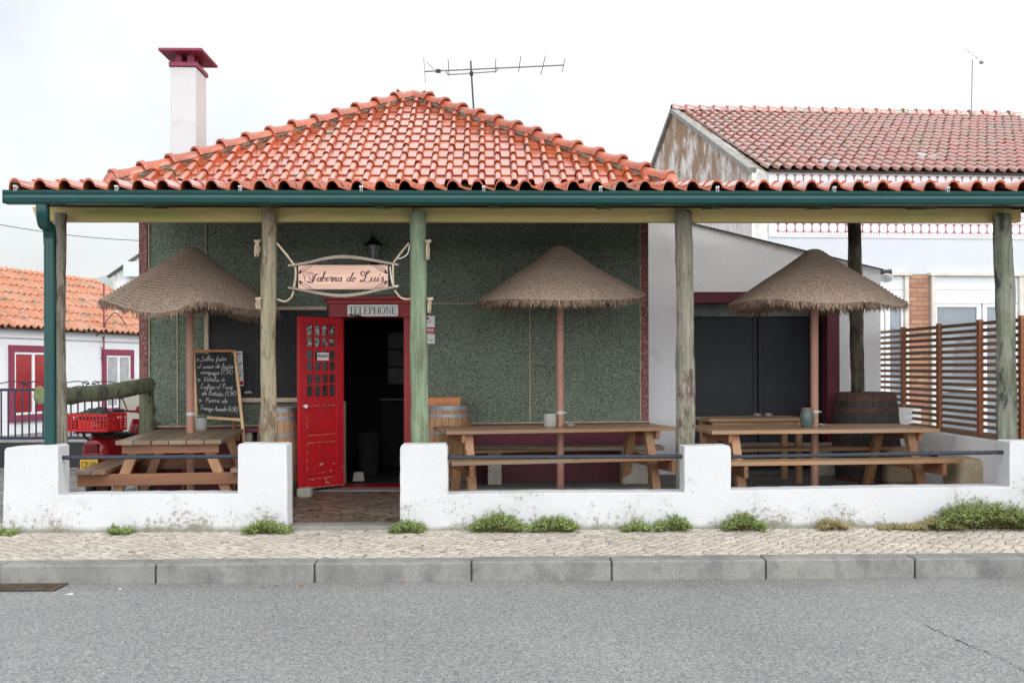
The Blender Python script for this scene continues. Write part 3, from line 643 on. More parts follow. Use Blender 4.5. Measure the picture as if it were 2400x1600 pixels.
mxx = (c0 + c1) / 2; m.raw([(e0 + .01, g0 + .01, zc + .037), (e1 - .01, g0 + .01, zc + .037), (e1 - .01, g1 - .01, zc + .037), (e0 + .01, g1 - .01, zc + .037), (mxx, g0 + .25, zc + .11), (mxx, g1 - .25, zc + .11)], [(0, 1, 4), (1, 2, 5, 4), (2, 3, 5), (3, 0, 4, 5)])
m.build('chimney_cap', MT['maroon2'], ch, bevel=.006)

# ---- white annex with garage door (joined to the tavern but a volume of its own)
AY = 12.85; GY = 13.5
AX = thing('garage_annex', (X(1800, AY), AY, .24), 'white lean-to annex with sloping parapet and black double garage door framed in maroon', 'garage')
ax0, ax1 = xr + .004, X(2064, AY, 800); go0, go1 = X(1600, AY, 800), X(1967, AY, 800); gz = Z(684, AY, 1700)
zL = Z(518, AY, 1600) + (X(1600, AY) - ax0) * .23; zA = lambda x: Z(525, AY, 1621) + (x - X(1621, AY)) * (Z(632, AY, 2064) - Z(525, AY, 1621)) / (X(2064, AY) - X(1621, AY))
m = MB(); m.tone = .5
def aw(x0, x1, z0): m.hexa([(x0, AY, z0), (x1, AY, z0), (x1, AY + .25, z0), (x0, AY + .25, z0), (x0, AY, zA(x0)), (x1, AY, zA(x1)), (x1, AY + .25, zA(x1)), (x0, AY + .25, zA(x0))])
aw(ax0, go0, .1); aw(go1, ax1, .1); aw(go0, go1, gz)
m.hexa([(ax1 - .2, AY + .252, .1), (ax1 - .001, AY + .252, .1), (ax1 - .001, AY + 3.4, .1), (ax1 - .2, AY + 3.4, .1), (ax1 - .2, AY + .252, zA(ax1 - .2)), (ax1 - .001, AY + .252, zA(ax1)), (ax1 - .001, AY + 3.4, zA(ax1)), (ax1 - .2, AY + 3.4, zA(ax1 - .2))])
m.build('wall', MT['plaster_annex'], AX)
m = MB(); m.tone = .5; e = .012
m.hexa([(ax0, AY - .03, zA(ax0) + .001), (ax1 + .03, AY - .03, zA(ax1 + .03) + .001), (ax1 + .03, AY + 3.45, zA(ax1 + .03) + .001), (ax0, AY + 3.45, zA(ax0) + .001), (ax0, AY - .03, zA(ax0) + .014), (ax1 + .03, AY - .03, zA(ax1 + .03) + .014), (ax1 + .03, AY + 3.45, zA(ax1 + .03) + .014), (ax0, AY + 3.45, zA(ax0) + .014)])
m.build('roof_sheet', MT['dim'], AX)
m = MB(); m.tone = .5; fw = X(1967, AY) - X(1938, AY); m.box(go0, go1, AY - .015, AY + .2, Z(710, AY, 1700), gz - .001); m.box(go1 - fw, go1 - .001, AY - .015, AY + .2, .2, Z(710, AY, 1700) - .001); m.build('door_surround', MT['maroon'], AX, bevel=.004)
m = MB(); m.tone = .5; m.box(go0 - .02, go1 + .0, AY + .26, AY + .28, .2, gz + .1); 
m.v.clear(); m.f.clear(); m.t.clear(); m.mi.clear()
m.box(go0 - .3, go0 - .001, AY + .251, GY + .1, .1, gz + .2); m.box(go1 - fw + .001, go1 + .2, AY + .251, GY + .1, .1, gz + .2); m.box(go0, go1, AY + .251, GY + .1, gz + .01, gz + .2)
m.build('reveal', MT['black'], AX)
gmid = X(1775, GY, 900); gl0, gr1 = X(1600, GY) - .1, X(1925, GY)
m = MB(); m.tone = .5; m.box(gl0, gr1 + .1, GY + .02, GY + .08, .22, gz + .05)
gd = m.build('garage_door', MT['garage'], AX)
for a, b in ((gl0 + .06, gmid - .01), (gmid + .01, X(1903, GY))):
    zt_ = Z(743, GY, 1700); m = MB(); m.tone = .5; m.box(a, b, GY - .012, GY + .019, .25, zt_ - .01); m.box(a + .0, a + .05, GY - .03, GY - .013, .25, zt_ - .01); m.box(b - .05, b, GY - .03, GY - .013, .25, zt_ - .01); m.build('door_leaf', MT['garage'], gd, bevel=.003)
    m = MB(); m.tone = .3; m.box(a + .04, b - .04, GY - .01, GY + .019, zt_ + .012, Z(712, GY, 1700)); MT.setdefault('frost', plain('frosted_strip_glass', (0.20, 0.22, 0.22), .3, var=.4, sc=6)); m.build('transom_glass', MT['frost'], gd)
# bulkhead lamp on the annex corner
L_ = P(2084, 645, AY + .1); wl = thing('bulkhead_lamp', (ax1, L_.y, L_.z), 'small white round bulkhead lamp on the corner of the white annex wall', 'lamp')
m = MB(); m.tube([(ax1 + .001, L_.y, L_.z + .03), (ax1 + .05, L_.y, L_.z + .03)], .02, 8); m.tube([(ax1 + .035, L_.y, L_.z + .05), (ax1 + .05, L_.y, L_.z + .03), (ax1 + .17, L_.y, L_.z + .03)], [.03, .04, .05], 12); m.build('bracket', MT['dim'], wl)
m = MB(); m.lathe((ax1 + .11, L_.y, L_.z - .09), [(.01, 0), (.06, .015), (.085, .05), (.085, .09), (.05, .11)], 16); m.build('globe', MT['white'], wl, smooth=True)
# ================================================================ PORCH CANOPY
PY = 9.62
PO = thing('porch_canopy', (X(1146, PY), PY, .16), 'long timber porch canopy with round log posts, orange tile edge and dark green gutter', 'porch')
gz0, gz1 = Z(477, 9.05, 1200), Z(447, 9.05, 1200); gx0 = X(6, 9.05, 460); gx1 = 6.9
# tiles
tz = Z(446, 9.1, 1200); bz_ = 3.63; up = V((0, 3.0, bz_ - tz)).normalized(); tl = math.hypot(3.05, bz_ - tz)
m = MB(); w = .2135; x0 = X(22, 9.1, 430)
tiles(m, (x0, 9.1, tz), (1, 0, 0), up, w, .082, .39, int((gx1 - x0) / w) + 1, 8, PROF_S, 0, thick=.021, step=.018, rag=.003)
m.build('roof_tiles', MT['tile'], PO, smooth=True)
m = MB(); dd = up * 3.1
def slab(mb, x0, x1, off0, off1, y0=9.16, L=3.0):
    n = V((0, -up.z, up.y)); a = V((0, y0, tz + (y0 - 9.1) * up.z / up.y)); b = a + up * L
    mb.hexa([(x0, *(a + n * off0).yz), (x1, *(a + n * off0).yz), (x1, *(b + n * off0).yz), (x0, *(b + n * off0).yz), (x0, *(a + n * off1).yz), (x1, *(a + n * off1).yz), (x1, *(b + n * off1).yz), (x0, *(b + n * off1).yz)])
k = 0
for i in range(18):
    y0 = 9.17 + i * .165; slab(m, x0 + .05, gx1 - .05, -.052, -.034, y0, .161)
m.build('soffit_boards', MT['soffit'], PO)
# rafters
for q in (360, 629, 895, 1158, 1418, 1672, 1925, 2165, 2420):
    m = MB(); xx = X(q, 9.4, 480); slab(m, xx - .045, xx + .045, -.165, -.054, 9.22, 2.93); m.build('rafter', MT['rafter'], PO)
# beam in lengths
bz0, bz1 = Z(520, 9.72, 1200), Z(487, 9.72, 1200)
br = [X(76, 9.72, 500), X(969, 9.72, 500), X(1583, 9.72, 500), X(2392, 9.72, 500)]
for a, b in zip(br, br[1:]):
    m = MB(); c = .03 if a == br[0] else 0
    m.hexa([(a + .004 + c * 1.5, 9.70, bz0), (b - .004, 9.70, bz0), (b - .004, 9.80, bz0), (a + .004 + c * 1.5, 9.80, bz0), (a + .004, 9.70, bz1), (b - .004, 9.70, bz1), (b - .004, 9.80, bz1), (a + .004, 9.80, bz1)]); m.build('beam', MT['beam'], PO, bevel=.006)
m = MB(); xx = X(2004, 12.5); m.box(X(1570, 12.3), xx + .4, 12.22, 12.32, 3.33, 3.46); m.build('beam', MT['beam'], PO, bevel=.006)
m = MB(); n9 = V((0, -up.z, up.y)); zs = tz + (9.81 - 9.1) * up.z / up.y - .06; m.box(br[0] + .1, gx1, 9.803, 9.818, bz1 - .03, zs); m.build('closing_board', MT['soffit'], PO)
# gutter
prof = [(.0, 0), (-.085, 0), (-.105, .012), (-.115, .05), (-.108, .075), (-.118, .095), (-.122, .118), (-.112, .118), (-.105, .10), (-.10, .02), (-.08, .008), (-.004, .008), (-.004, .118), (0, .118)]
gh = gz1 - gz0; k = gh / .118
m = MB(); m.tone = .5; m.prism([(gx0, 9.16 + y * .95, gz0 + z * k) for y, z in prof], (gx1 - gx0, 0, 0)); m.box(gx0 - .003, gx0 - .0005, 9.05, 9.16, gz0, gz1 - .01)
gt = m.build('gutter', MT['darkgreen'], PO, fixn=True)
m = MB(); m.box(gx0 + .28, gx1, 9.165, 9.185, gz0 - .005, tz + .01); m.build('fascia', MT['soffit'], PO)
MT['clip'] = plain('galvanised_clip', (0.50, 0.50, 0.50), .5, var=.1)
for q in (36, 273, 563, 847, 1134, 1408, 1682, 1956, 2222):
    xx = X(q, 9.05, 440); m = MB(); m.tone = .5; z = gz1 - .004
    m.box(xx - .012, xx - .007, 9.04, 9.06, z - .008, z + .028); m.box(xx + .005, xx + .010, 9.04, 9.06, z - .008, z + .028); m.box(xx - .017, xx + .014, 9.036, 9.07, z + .029, z + .045); m.box(xx - .010, xx + .007, 9.071, 9.10, z + .02, z + .04)
    m.build('gutter_clip', MT['clip'], gt, bevel=.003)
# downpipe
def rect_sweep(mb, pts, w, d, t=.5):
    pts = [V(p) for p in pts]; n = len(pts); vs = []
    for i, p in enumerate(pts):
        dr = (pts[min(i + 1, n - 1)] - pts[max(i - 1, 0)]).normalized(); s = V((1, 0, 0)); s = (s - dr * dr.x).normalized() if abs(dr.x) < .95 else V((0, 0, 1)); q = dr.cross(s)
        vs += [p + s * a * w / 2 + q * b * d / 2 for a, b in ((-1, -.7), (-.8, -1), (.8, -1), (1, -.7), (1, .7), (.8, 1), (-.8, 1), (-1, .7))]
    mb.raw(vs, [(i * 8 + k, i * 8 + (k + 1) % 8, (i + 1) * 8 + (k + 1) % 8, (i + 1) * 8 + k) for i in range(n - 1) for k in range(8)] + [tuple(range(8)), tuple(range(8 * n - 8, 8 * n))], t)
dxp = X(120, 9.4, 800); dzb = Z(560, 9.4); g_ = P(99, 478, 9.12)
m = MB(); m.tone = .5
pts = [(g_.x, 9.13, g_.z + .01), (g_.x, 9.135, g_.z - .08), ((g_.x * 2 + dxp) / 3 - .004, 9.20, g_.z - .16), ((g_.x + dxp * 2) / 3 + .004, 9.31, dzb + .09), (dxp, 9.378, dzb + .02), (dxp, 9.38, dzb - .05)]
cr = [];
for i in range(len(pts) - 1):
    p0, p1, p2, p3 = [V(pts[min(max(i + o, 0), len(pts) - 1)]) for o in (-1, 0, 1, 2)]
    for s in range(5):
        u = s / 5; cr.append(0.5 * ((2 * p1) + (p2 - p0) * u + (2 * p0 - 5 * p1 + 4 * p2 - p3) * u * u + (3 * p1 - p0 - 3 * p2 + p3) * u ** 3))
cr.append(V(pts[-1])); rect_sweep(m, cr, .098, .08)
dpipe = m.build('downpipe_elbow', MT['darkgreen'], PO)
m = MB(); m.tone = .5; rect_sweep(m, [(dxp, 9.38, dzb + .03), (dxp, 9.38, .17)], .092, .074)
for s in (-.3, 0, .3): m.box(dxp + s * .09 - .003, dxp + s * .09 + .003, 9.34, 9.344, .2, dzb)
m.build('downpipe', MT['darkgreen'], PO)
# posts
def post(topx, botx, ytop, Yd, r0, r1, mat, lab, seed, base=.16, ztop=None):
    zt_ = Z(ytop, Yd, topx) if ztop is None else ztop; xt, xb = X(topx, Yd, ytop), X(botx, Yd, 1150); n = 26; rnd = random.Random(seed)
    pts = []; rad = []
    for i in range(n + 1):
        f = i / n; pts.append(V((xb + (xt - xb) * f + .010 * math.sin(f * 5 + seed) + rnd.uniform(-.003, .003), Yd + .006 * math.cos(f * 4 + seed), base + (zt_ - base) * f)))
        rad.append((r0 + (r1 - r0) * f) * (1 + .03 * math.sin(f * 13 + seed * 2) + rnd.uniform(-.015, .02)))
    rad[-1] *= .93; pts[-1].z -= 0; pts.insert(n, pts[n] - V((0, 0, .02))); rad.insert(n, rad[n - 1]); 
    m = MB(); m.tone = .5; m.tube(pts, rad, 18, wob=.12); o = m.build('post', MT[mat], PO, smooth=True); tag(o, lab); return o
post(143, 141, 500, PY, .058, .052, 'post_grey', 'grey weathered log post beside the green downpipe', 1)
post(630, 633, 497, PY, .075, .070, 'post_tan', 'tan log post with dark stains left of the sign', 2)
post(976, 991, 496, PY, .089, .074, 'post_green', 'pale green leaning log post right of the sign', 3)
post(1600, 1611, 494, PY, .094, .078, 'post_mix', 'grey log post with dark maroon patches between the two long tables', 4)
post(2349, 2364, 502, PY, .094, .082, 'post_moss', 'mossy green and black log post at the right end', 5)
post(2004, 2010, 520, 12.28, .078, .082, 'post_dark', 'dark rough log post standing behind the dark barrel', 6, ztop=3.33)

# ================================================================ LOW WALLS with rails
def ext(mb, pts, y0, y1, t=.5): mb.prism([(x, y0, z) for x, z in pts], (0, y1 - y0, 0), t)
def wallpoly(px):      # list of photo points -> (x,z) on the street face
    return [(P(a, b, YW).x, P(a, b, YW).z) for a, b in px]
def rough_wall(pts, name, parent):
    rnd = random.Random(len(pts)); q = []
    for i, a in enumerate(pts):
        b = pts[(i + 1) % len(pts)]; L = math.hypot(b[0] - a[0], b[1] - a[1]); n = max(1, int(L / .09)); q.append(a)
        if min(a[1], b[1]) > .2 or abs(a[0] - b[0]) < .1:
            for k in range(1, n):
                f = k / n; q.append((a[0] + (b[0] - a[0]) * f + rnd.uniform(-.002, .002), a[1] + (b[1] - a[1]) * f + rnd.uniform(-.003, .002)))
    m = MB(); ext(m, q, YW, YW + .25); o = m.build(name, MT['plaster_low'], parent, bevel=.006)
    return o
RW = {}
lw = thing('low_wall', (X(340, YW), YW + .12, .136), 'short whitewashed low wall with two raised piers left of the entrance gap', 'wall')
rough_wall([(P(5, 1262, YW).x, .05), (X(674, YW, 1240), .05)] + wallpoly([(673, 1200), (672, 1043), (664, 1040), (560, 1040), (557, 1046), (557, 1156), (200, 1158), (136, 1160), (136, 1047), (128, 1043), (60, 1046), (14, 1049), (10, 1056)]), 'masonry', lw)
rw = thing('low_wall', (X(1700, YW), YW + .12, .136), 'long whitewashed low wall with three raised piers right of the entrance gap', 'wall')
rough_wall([(X(937, YW, 1240), .05), (6.9, .05), (6.9, Z(1030, YW, 2400))] + wallpoly([(2372, 1033), (2366, 1036), (2366, 1140), (2100, 1142), (1713, 1149), (1713, 1052), (1709, 1044), (1604, 1046), (1604, 1153), (1300, 1154), (1049, 1158), (1048, 1052), (1043, 1041), (942, 1042), (938, 1049)]), 'masonry', rw)
MT['railblack'] = plain('black_tape_rail', (0.022, 0.027, 0.04), .5, var=.3, sc=40, bs=.6)
def rail(par, a, b, Yd):
    m = MB(); pa, pb = P(*a, Yd), P(*b, Yd + .02); n = 60; m.tube([pa + (pb - pa) * (i / n) for i in range(n + 1)], [.0175 + .0022 * (i % 2) for i in range(n + 1)], 10); m.build('rail', MT['railblack'], par, smooth=False)
rail(lw, (137, 1072), (560, 1069), YW + .10); rail(rw, (1047, 1071), (1606, 1069), YW + .1); rail(rw, (1712, 1070), (2368, 1059), YW + .1)

# ================================================================ HANGING SIGN
SY = 9.60
MT['signboard'] = wood('pinkish_sign_plywood', (0.58, 0.34, 0.25), (0.70, 0.46, 0.36), 'X', rough=.45, tv=.02, knots=False)
MT['stave'] = wood('grey_barrel_stave', (0.24, 0.20, 0.17), (0.36, 0.31, 0.27), 'X', tv=.1, grey=(0.16, 0.11, 0.09), gs=.6)
MT['rope'] = plain('jute_rope', (0.46, 0.37, 0.26), .9, var=.3, sc=60, bs=.8)
MT['cord'] = plain('white_cable', (0.62, 0.62, 0.60), .5, var=.1)
MT['sign_ink'] = plain('burnt_purple_ink', (0.085, 0.035, 0.055), .6, var=.1)
s0, s1 = P(699, 678, SY), P(909, 621, SY)
SG = thing('hanging_sign', ((s0.x + s1.x) / 2, SY, (s0.z + s1.z) / 2), 'wooden sign board with purple script between two bowed barrel staves, hung on ropes', 'sign')
m = MB(); m.tone = .4; m.box(s0.x, s1.x, SY, SY + .02, s0.z, s1.z); brd = m.build('board', MT['signboard'], SG, bevel=.003)
def cat(pts, k=8):
    pts = [V(p) if len(p) == 3 else V((p[0], p[1], 0)) for p in pts]; out = []
    for i in range(len(pts) - 1):
        p0, p1, p2, p3 = [pts[min(max(i + o, 0), len(pts) - 1)] for o in (-1, 0, 1, 2)]
        for s in range(k):
            u = s / k; out.append(0.5 * ((2 * p1) + (p2 - p0) * u + (2 * p0 - 5 * p1 + 4 * p2 - p3) * u * u + (3 * p1 - p0 - 3 * p2 + p3) * u ** 3))
    out.append(pts[-1]); return out
def stave(pxs, thick):
    m = MB(); c = cat([P(a, b, SY + .0) for a, b in pxs], 8); n = len(c)
    vs = []
    for i, p in enumerate(c):
        f = abs(i / (n - 1) - .5) * 2; h = thick * (1.25 - .5 * f); d = .045 * (1.3 - .4 * f)
        vs += [p + V((0, -d * .5, -h / 2)), p + V((0, d, -h / 2)), p + V((0, d, h / 2)), p + V((0, -d * .5, h / 2))]
    m.raw(vs, [(i * 4 + k, i * 4 + (k + 1) % 4, (i + 1) * 4 + (k + 1) % 4, (i + 1) * 4 + k) for i in range(n - 1) for k in range(4)] + [(0, 1, 2, 3), (4 * n - 4, 4 * n - 3, 4 * n - 2, 4 * n - 1)], .5)
    m.build('stave', MT['stave'], SG, bevel=.004)
stave([(675, 623), (720, 616), (765, 606), (805, 602), (850, 606), (895, 614), (934, 621)], .026)
stave([(675, 674), (720, 682), (765, 690), (805, 693), (850, 688), (895, 678), (934, 671)], .026)
for pts, r, mt in (([(649, 570), (670, 595), (690, 622)], .010, 'rope'), ([(692, 625), (693, 645), (689, 673)], .010, 'rope'), ([(688, 682), (682, 697), (670, 706), (660, 705), (650, 701)], .009, 'rope'),
               ([(958, 570), (940, 592), (922, 616)], .009, 'rope'), ([(921, 620), (921, 645), (922, 672)], .009, 'rope'), ([(925, 680), (934, 692), (945, 700), (962, 701)], .009, 'rope'),
               ([(960, 575), (955, 595), (940, 605), (932, 606)], .005, 'cord'), ([(914, 625), (917, 650), (922, 668), (934, 670)], .006, 'cord')):
    m = MB(); c = cat([P(a, b, SY - .02) for a, b in pts], 8); m.tube(c, [r * (1 + .12 * (i % 2)) for i in range(len(c))], 8); m.build('rope' if mt == 'rope' else 'cable', MT[mt], SG)
def tassel(px, py, h, w, Yd=9.55):
    m = MB(); rnd = random.Random(px); top = P(px, py, Yd); b = P(px, py + h, Yd)
    for i in range(16):
        dx = rnd.uniform(-w, w); m.tube(cat([top + V((rnd.uniform(-.012, .012), rnd.uniform(-.01, .01), 0)), top * .5 + b * .5 + V((dx * .9, rnd.uniform(-.02, .02), .02)), b + V((dx * .75, rnd.uniform(-.02, .02), rnd.uniform(-.0, .05)))], 4), .0052, 5)
    m.tube([top + V((-.02, 0, .01)), top + V((0, -.012, .0)), top + V((.025, 0, .012))], [.014, .018, .014], 8); m.build('rope_tassel', MT['rope'], SG)
tassel(603, 567, 36, .028); tassel(605, 702, 24, .024); tassel(1003, 567, 42, .018); tassel(1008, 702, 32, .020)
# ---- stroke alphabet: unit em, x-height .42, cap 1
G = {
 'a': (.50, [[(.36, .34), (.26, .43), (.10, .36), (.03, .16), (.10, .01), (.22, .05), (.34, .24), (.40, .42)], [(.40, .42), (.34, .12), (.38, .01), (.50, .10)]]),
 'b': (.42, [[(-.04, .10), (.12, .50), (.22, .90), (.18, 1.0), (.10, .85), (.04, .30), (.06, .03), (.18, .0), (.30, .14), (.32, .34), (.24, .42), (.12, .30)], [(.32, .36), (.42, .30)]]),
 'c': (.36, [[(.30, .36), (.20, .43), (.08, .34), (.03, .14), (.12, .0), (.24, .04), (.36, .14)]]),
 'd': (.52, [[(.34, .36), (.24, .43), (.09, .34), (.03, .14), (.11, .0), (.24, .08), (.36, .34), (.50, .98)], [(.50, .98), (.38, .30), (.36, .04), (.42, .0), (.52, .10)]]),
 'e': (.36, [[(.00, .14), (.14, .18), (.26, .30), (.22, .42), (.10, .38), (.03, .18), (.10, .01), (.22, .02), (.36, .14)]]),
 'f': (.30, [[(.02, .16), (.18, .50), (.30, .90), (.24, 1.0), (.16, .80), (.10, .0), (.02, -.35), (.06, -.40), (.14, -.15), (.20, .12), (.30, .16)]]),
 'g': (.46, [[(.34, .36), (.24, .43), (.09, .35), (.04, .16), (.12, .03), (.24, .10), (.36, .40)], [(.36, .42), (.28, -.10), (.18, -.38), (.06, -.34), (.12, -.12), (.46, .14)]]),
 'h': (.46, [[(-.02, .12), (.14, .55), (.22, .95), (.16, 1.0), (.08, .60), (.03, .0)], [(.04, .12), (.18, .40), (.30, .40), (.30, .15), (.34, .0), (.46, .12)]]),
 'i': (.24, [[(.0, .12), (.10, .42)], [(.10, .42), (.05, .10), (.10, .0), (.24, .12)], [(.14, .72), (.13, .60)]]),
 'j': (.24, [[(.10, .42), (.04, -.10), (-.08, -.38), (-.16, -.30), (.02, -.05), (.24, .12)], [(.14, .60), (.15, .63)]]),
 'l': (.26, [[(.0, .12), (.14, .55), (.22, .95), (.15, 1.0), (.08, .70), (.04, .15), (.10, .0), (.26, .12)]]),
 'n': (.46, [[(.0, .30), (.08, .42), (.06, .20), (.02, .0)], [(.04, .14), (.18, .38), (.28, .40), (.29, .18), (.33, .0), (.46, .12)]]),
 'm': (.62, [[(.0, .30), (.08, .42), (.06, .20), (.02, .0)], [(.04, .14), (.16, .40), (.24, .38), (.22, .0)], [(.24, .14), (.36, .40), (.45, .38), (.45, .10), (.50, .0), (.62, .12)]]),
 'o': (.42, [[(.22, .42), (.08, .36), (.03, .16), (.12, .0), (.26, .06), (.32, .26), (.24, .42), (.22, .32), (.42, .34)]]),
 'q': (.42, [[(.34, .36), (.24, .43), (.09, .35), (.04, .16), (.12, .03), (.24, .10), (.36, .42)], [(.36, .42), (.28, -.40), (.42, .12)]]),
 'r': (.36, [[(.0, .14), (.10, .48), (.14, .38), (.26, .40), (.24, .18), (.26, .0), (.36, .12)]]),
 's': (.32, [[(.0, .12), (.16, .46), (.20, .30), (.24, .10), (.14, -.01), (.04, .06)], [(.18, .0), (.32, .12)]]),
 't': (.28, [[(.0, .14), (.16, .80)], [(.16, .80), (.06, .12), (.12, .0), (.28, .12)], [(.0, .54), (.26, .56)]]),
 'u': (.48, [[(.0, .28), (.08, .42)], [(.08, .42), (.04, .12), (.12, .0), (.26, .12), (.36, .42)], [(.36, .42), (.32, .10), (.38, .0), (.48, .12)]]),
 'v': (.38, [[(.0, .30), (.08, .42), (.08, .10), (.14, .0), (.28, .16), (.30, .42), (.38, .36)]]),
 'z': (.36, [[(.02, .34), (.12, .43), (.28, .40), (.04, .03), (.20, .05), (.36, .0)]]),
 'S': (.56, [[(.50, .90), (.36, 1.0), (.20, .88), (.24, .66), (.42, .44), (.40, .14), (.20, .0), (.02, .10), (.04, .24)]]),
 'V': (.52, [[(.02, .86), (.10, .96), (.14, .50), (.18, .0)], [(.18, .0), (.36, .50), (.50, .98)]]),
 'L': (.60, [[(.42, .92), (.30, 1.0), (.22, .80), (.20, .40), (.12, .06), (.02, .02), (.06, .12), (.24, .06), (.44, -.02), (.60, .12)]]),
 'P': (.50, [[(.14, .96), (.10, .50), (.06, .0)], [(.02, .80), (.18, 1.0), (.40, .92), (.38, .60), (.12, .48)]]),
 'B': (.54, [[(.14, .96), (.08, .0)], [(.04, .86), (.22, 1.0), (.40, .86), (.30, .60), (.14, .54), (.36, .48), (.42, .20), (.24, .0), (.04, .04)]]),
 'A': (.60, [[(.0, .0), (.20, .50), (.36, .98)], [(.36, .98), (.42, .50), (.50, .0)], [(.12, .36), (.48, .40)]]),
 'F': (.48, [[(.14, .94), (.12, .40), (.04, .0)], [(.04, .92), (.26, 1.0), (.50, .96)], [(.08, .50), (.36, .54)]]),
 '7': (.40, [[(.02, .84), (.34, .88), (.20, .40), (.12, .0)], [(.08, .46), (.32, .50)]]),
 '5': (.40, [[(.36, .88), (.12, .86), (.08, .52), (.26, .52), (.32, .24), (.18, .0), (.02, .08)]]),
 '6': (.42, [[(.30, .88), (.12, .60), (.04, .24), (.14, .0), (.30, .08), (.30, .34), (.16, .42), (.06, .26)]]),
 ',': (.18, [[(.08, .08), (.02, -.14)]]),
 '(': (.24, [[(.20, 1.0), (.04, .60), (.04, .20), (.18, -.12)]]), ')': (.24, [[(.02, 1.0), (.18, .60), (.16, .20), (.0, -.12)]]),
 '/': (.30, [[(.26, 1.0), (.02, -.1)]]), '~': (.44, [[(.0, .40), (.14, .22), (.10, .50), (.32, .34)], [(.14, .18), (.38, .34), (.24, .54)]]),
 'E': (.48, [[(.42, .76), (.24, .86), (.10, .60), (.10, .26), (.24, .04), (.42, .12)], [(.0, .54), (.32, .56)], [(.0, .36), (.30, .38)]]),
}
ACC = {'ã': ('a', [(.08, .58), (.18, .68), (.28, .60), (.40, .70)]), 'õ': ('o', [(.06, .58), (.16, .68), (.24, .60), (.36, .70)]), 'à': ('a', [(.12, .76), (.26, .58)]), 'é': ('e', [(.14, .56), (.26, .74)])}
def strokes(s, slant=.18, sp=.02):
    x = 0; out = []
    for ch in s:
        if ch == ' ': x += .30; continue
        extra = []
        if ch in ACC: ch, ac = ACC[ch]; extra = [ac]
        w, st = G[ch]
        for k in list(st) + extra: out.append([(x + a + slant * b, b) for a, b in k])
        x += w + sp
    return out, x
def script(mb, s, fn, w, callig=True, nrm=(0, -1, 0), slant=.18):
    """fn maps em coordinates to a point on the board"""
    st, tot = strokes(s, slant)
    for k in st:
        c = cat(k, 6); pts = [fn(p.x / tot, p.y) for p in c]; ws = []
        for i in range(len(c)):
            d = c[min(i + 1, len(c) - 1)] - c[max(i - 1, 0)]; v = max(0, -d.y) / max(d.length, 1e-6); ws.append(w * (.42 + .75 * v) if callig else w)
        mb.ribbon(pts, ws, nrm, .5)
m = MB(); sw, sh = s1.x - s0.x, s1.z - s0.z; yy = SY - .0025
def F(x0, x1, zb, em): return lambda u, v: V((s0.x + (x0 + (x1 - x0) * u) * sw, yy, s0.z + zb * sh + v * em))
em = .088
script(m, 'aberna', F(.205, .49, .32, em * 1.05), .0098, slant=.22); script(m, 'do', F(.535, .645, .32, em), .0098, slant=.22); script(m, 'uis', F(.80, .955, .32, em * 1.05), .0098, slant=.22)
def fl(pts, wd):     # flourish strokes on a 0..1 x 0..1 board
    c = cat([(a, b) for a, b in pts], 8); P3 = [V((s0.x + p.x * sw, yy - .0006, s0.z + p.y * sh)) for p in c]; ws = []
    for i in range(len(c)):
        d = P3[min(i + 1, len(c) - 1)] - P3[max(i - 1, 0)]; v = abs(d.z) / max(d.length, 1e-6); ws.append(wd * (.35 + .8 * v))
    m.ribbon(P3, ws, (0, -1, 0), .5)
fl([(.245, .63), (.20, .60), (.155, .68), (.12, .70), (.085, .60), (.07, .45), (.085, .32), (.115, .28), (.15, .36), (.165, .50), (.15, .64), (.125, .66), (.12, .55), (.135, .42), (.17, .33)], .005)
fl([(.215, .64), (.185, .56), (.175, .40), (.155, .29), (.125, .27), (.11, .34)], .013)
fl([(.055, .52), (.06, .64), (.085, .72), (.115, .72)], .004)
fl([(.745, .66), (.72, .74), (.70, .68), (.715, .56), (.75, .60), (.79, .70), (.785, .76), (.765, .70), (.75, .50), (.735, .38), (.71, .31), (.69, .33), (.705, .38), (.74, .33), (.78, .31), (.82, .38)], .0105)
for sx_, sz_ in ((0, 0), (0, 1), (1, 0), (1, 1)):        # corner ornaments
    q = lambda a, b: (a if not sx_ else 1 - a, b if not sz_ else 1 - b)
    fl([q(.012, .33), q(.03, .22), (q(.06, .13)), q(.10, .06), q(.17, .035)], .006)
    for j in range(6):
        a = .018 + j * .022; b = .30 - j * .05; fl([q(a, b + .02), q(a - .002 + .012, b + .05), q(a + .018, b + .0)], .007 - j * .0007)
    fl([q(.005, .34), q(.02, .30), q(.03, .22)], .016)
m.build('painted_script', MT['sign_ink'], brd, fixn=False)
# wall lantern
l0 = P(875, 560, 12.0); WL = thing('wall_lantern', (l0.x, 12.1, Z(600, 12, 875)), 'black carriage wall lantern above the doorway, half hidden behind the sign', 'lantern')
zc = Z(575, 12.0, 875); m = MB(); m.lathe((l0.x, 12.0, zc), [(.115, 0), (.075, .04), (.03, .085), (.012, .09), (.012, .12)], 6); m.lathe((l0.x, 12.0, zc - .19), [(.03, -.03), (.05, 0), (.048, .012)], 6)
for k in range(6): a = k * math.pi / 3; m.tube([(l0.x + .045 * math.cos(a), 12.0 + .045 * math.sin(a), zc - .18), (l0.x + .085 * math.cos(a), 12 + .085 * math.sin(a), zc)], .006, 5)
m.tube(cat([(l0.x, 12.0, zc - .2), (l0.x, 12.0, zc - .30), (l0.x, 12.12, zc - .33), (l0.x, 12.19, zc - .25)], 5), .01, 6); m.box(l0.x - .035, l0.x + .035, 12.178, 12.197, zc - .36, zc - .16)
m.build('housing', MT['black'], WL); m = MB(); m.lathe((l0.x, 12.0, zc - .175), [(.042, 0), (.078, .172)], 6); m.build('glass', MT['frost'], WL)
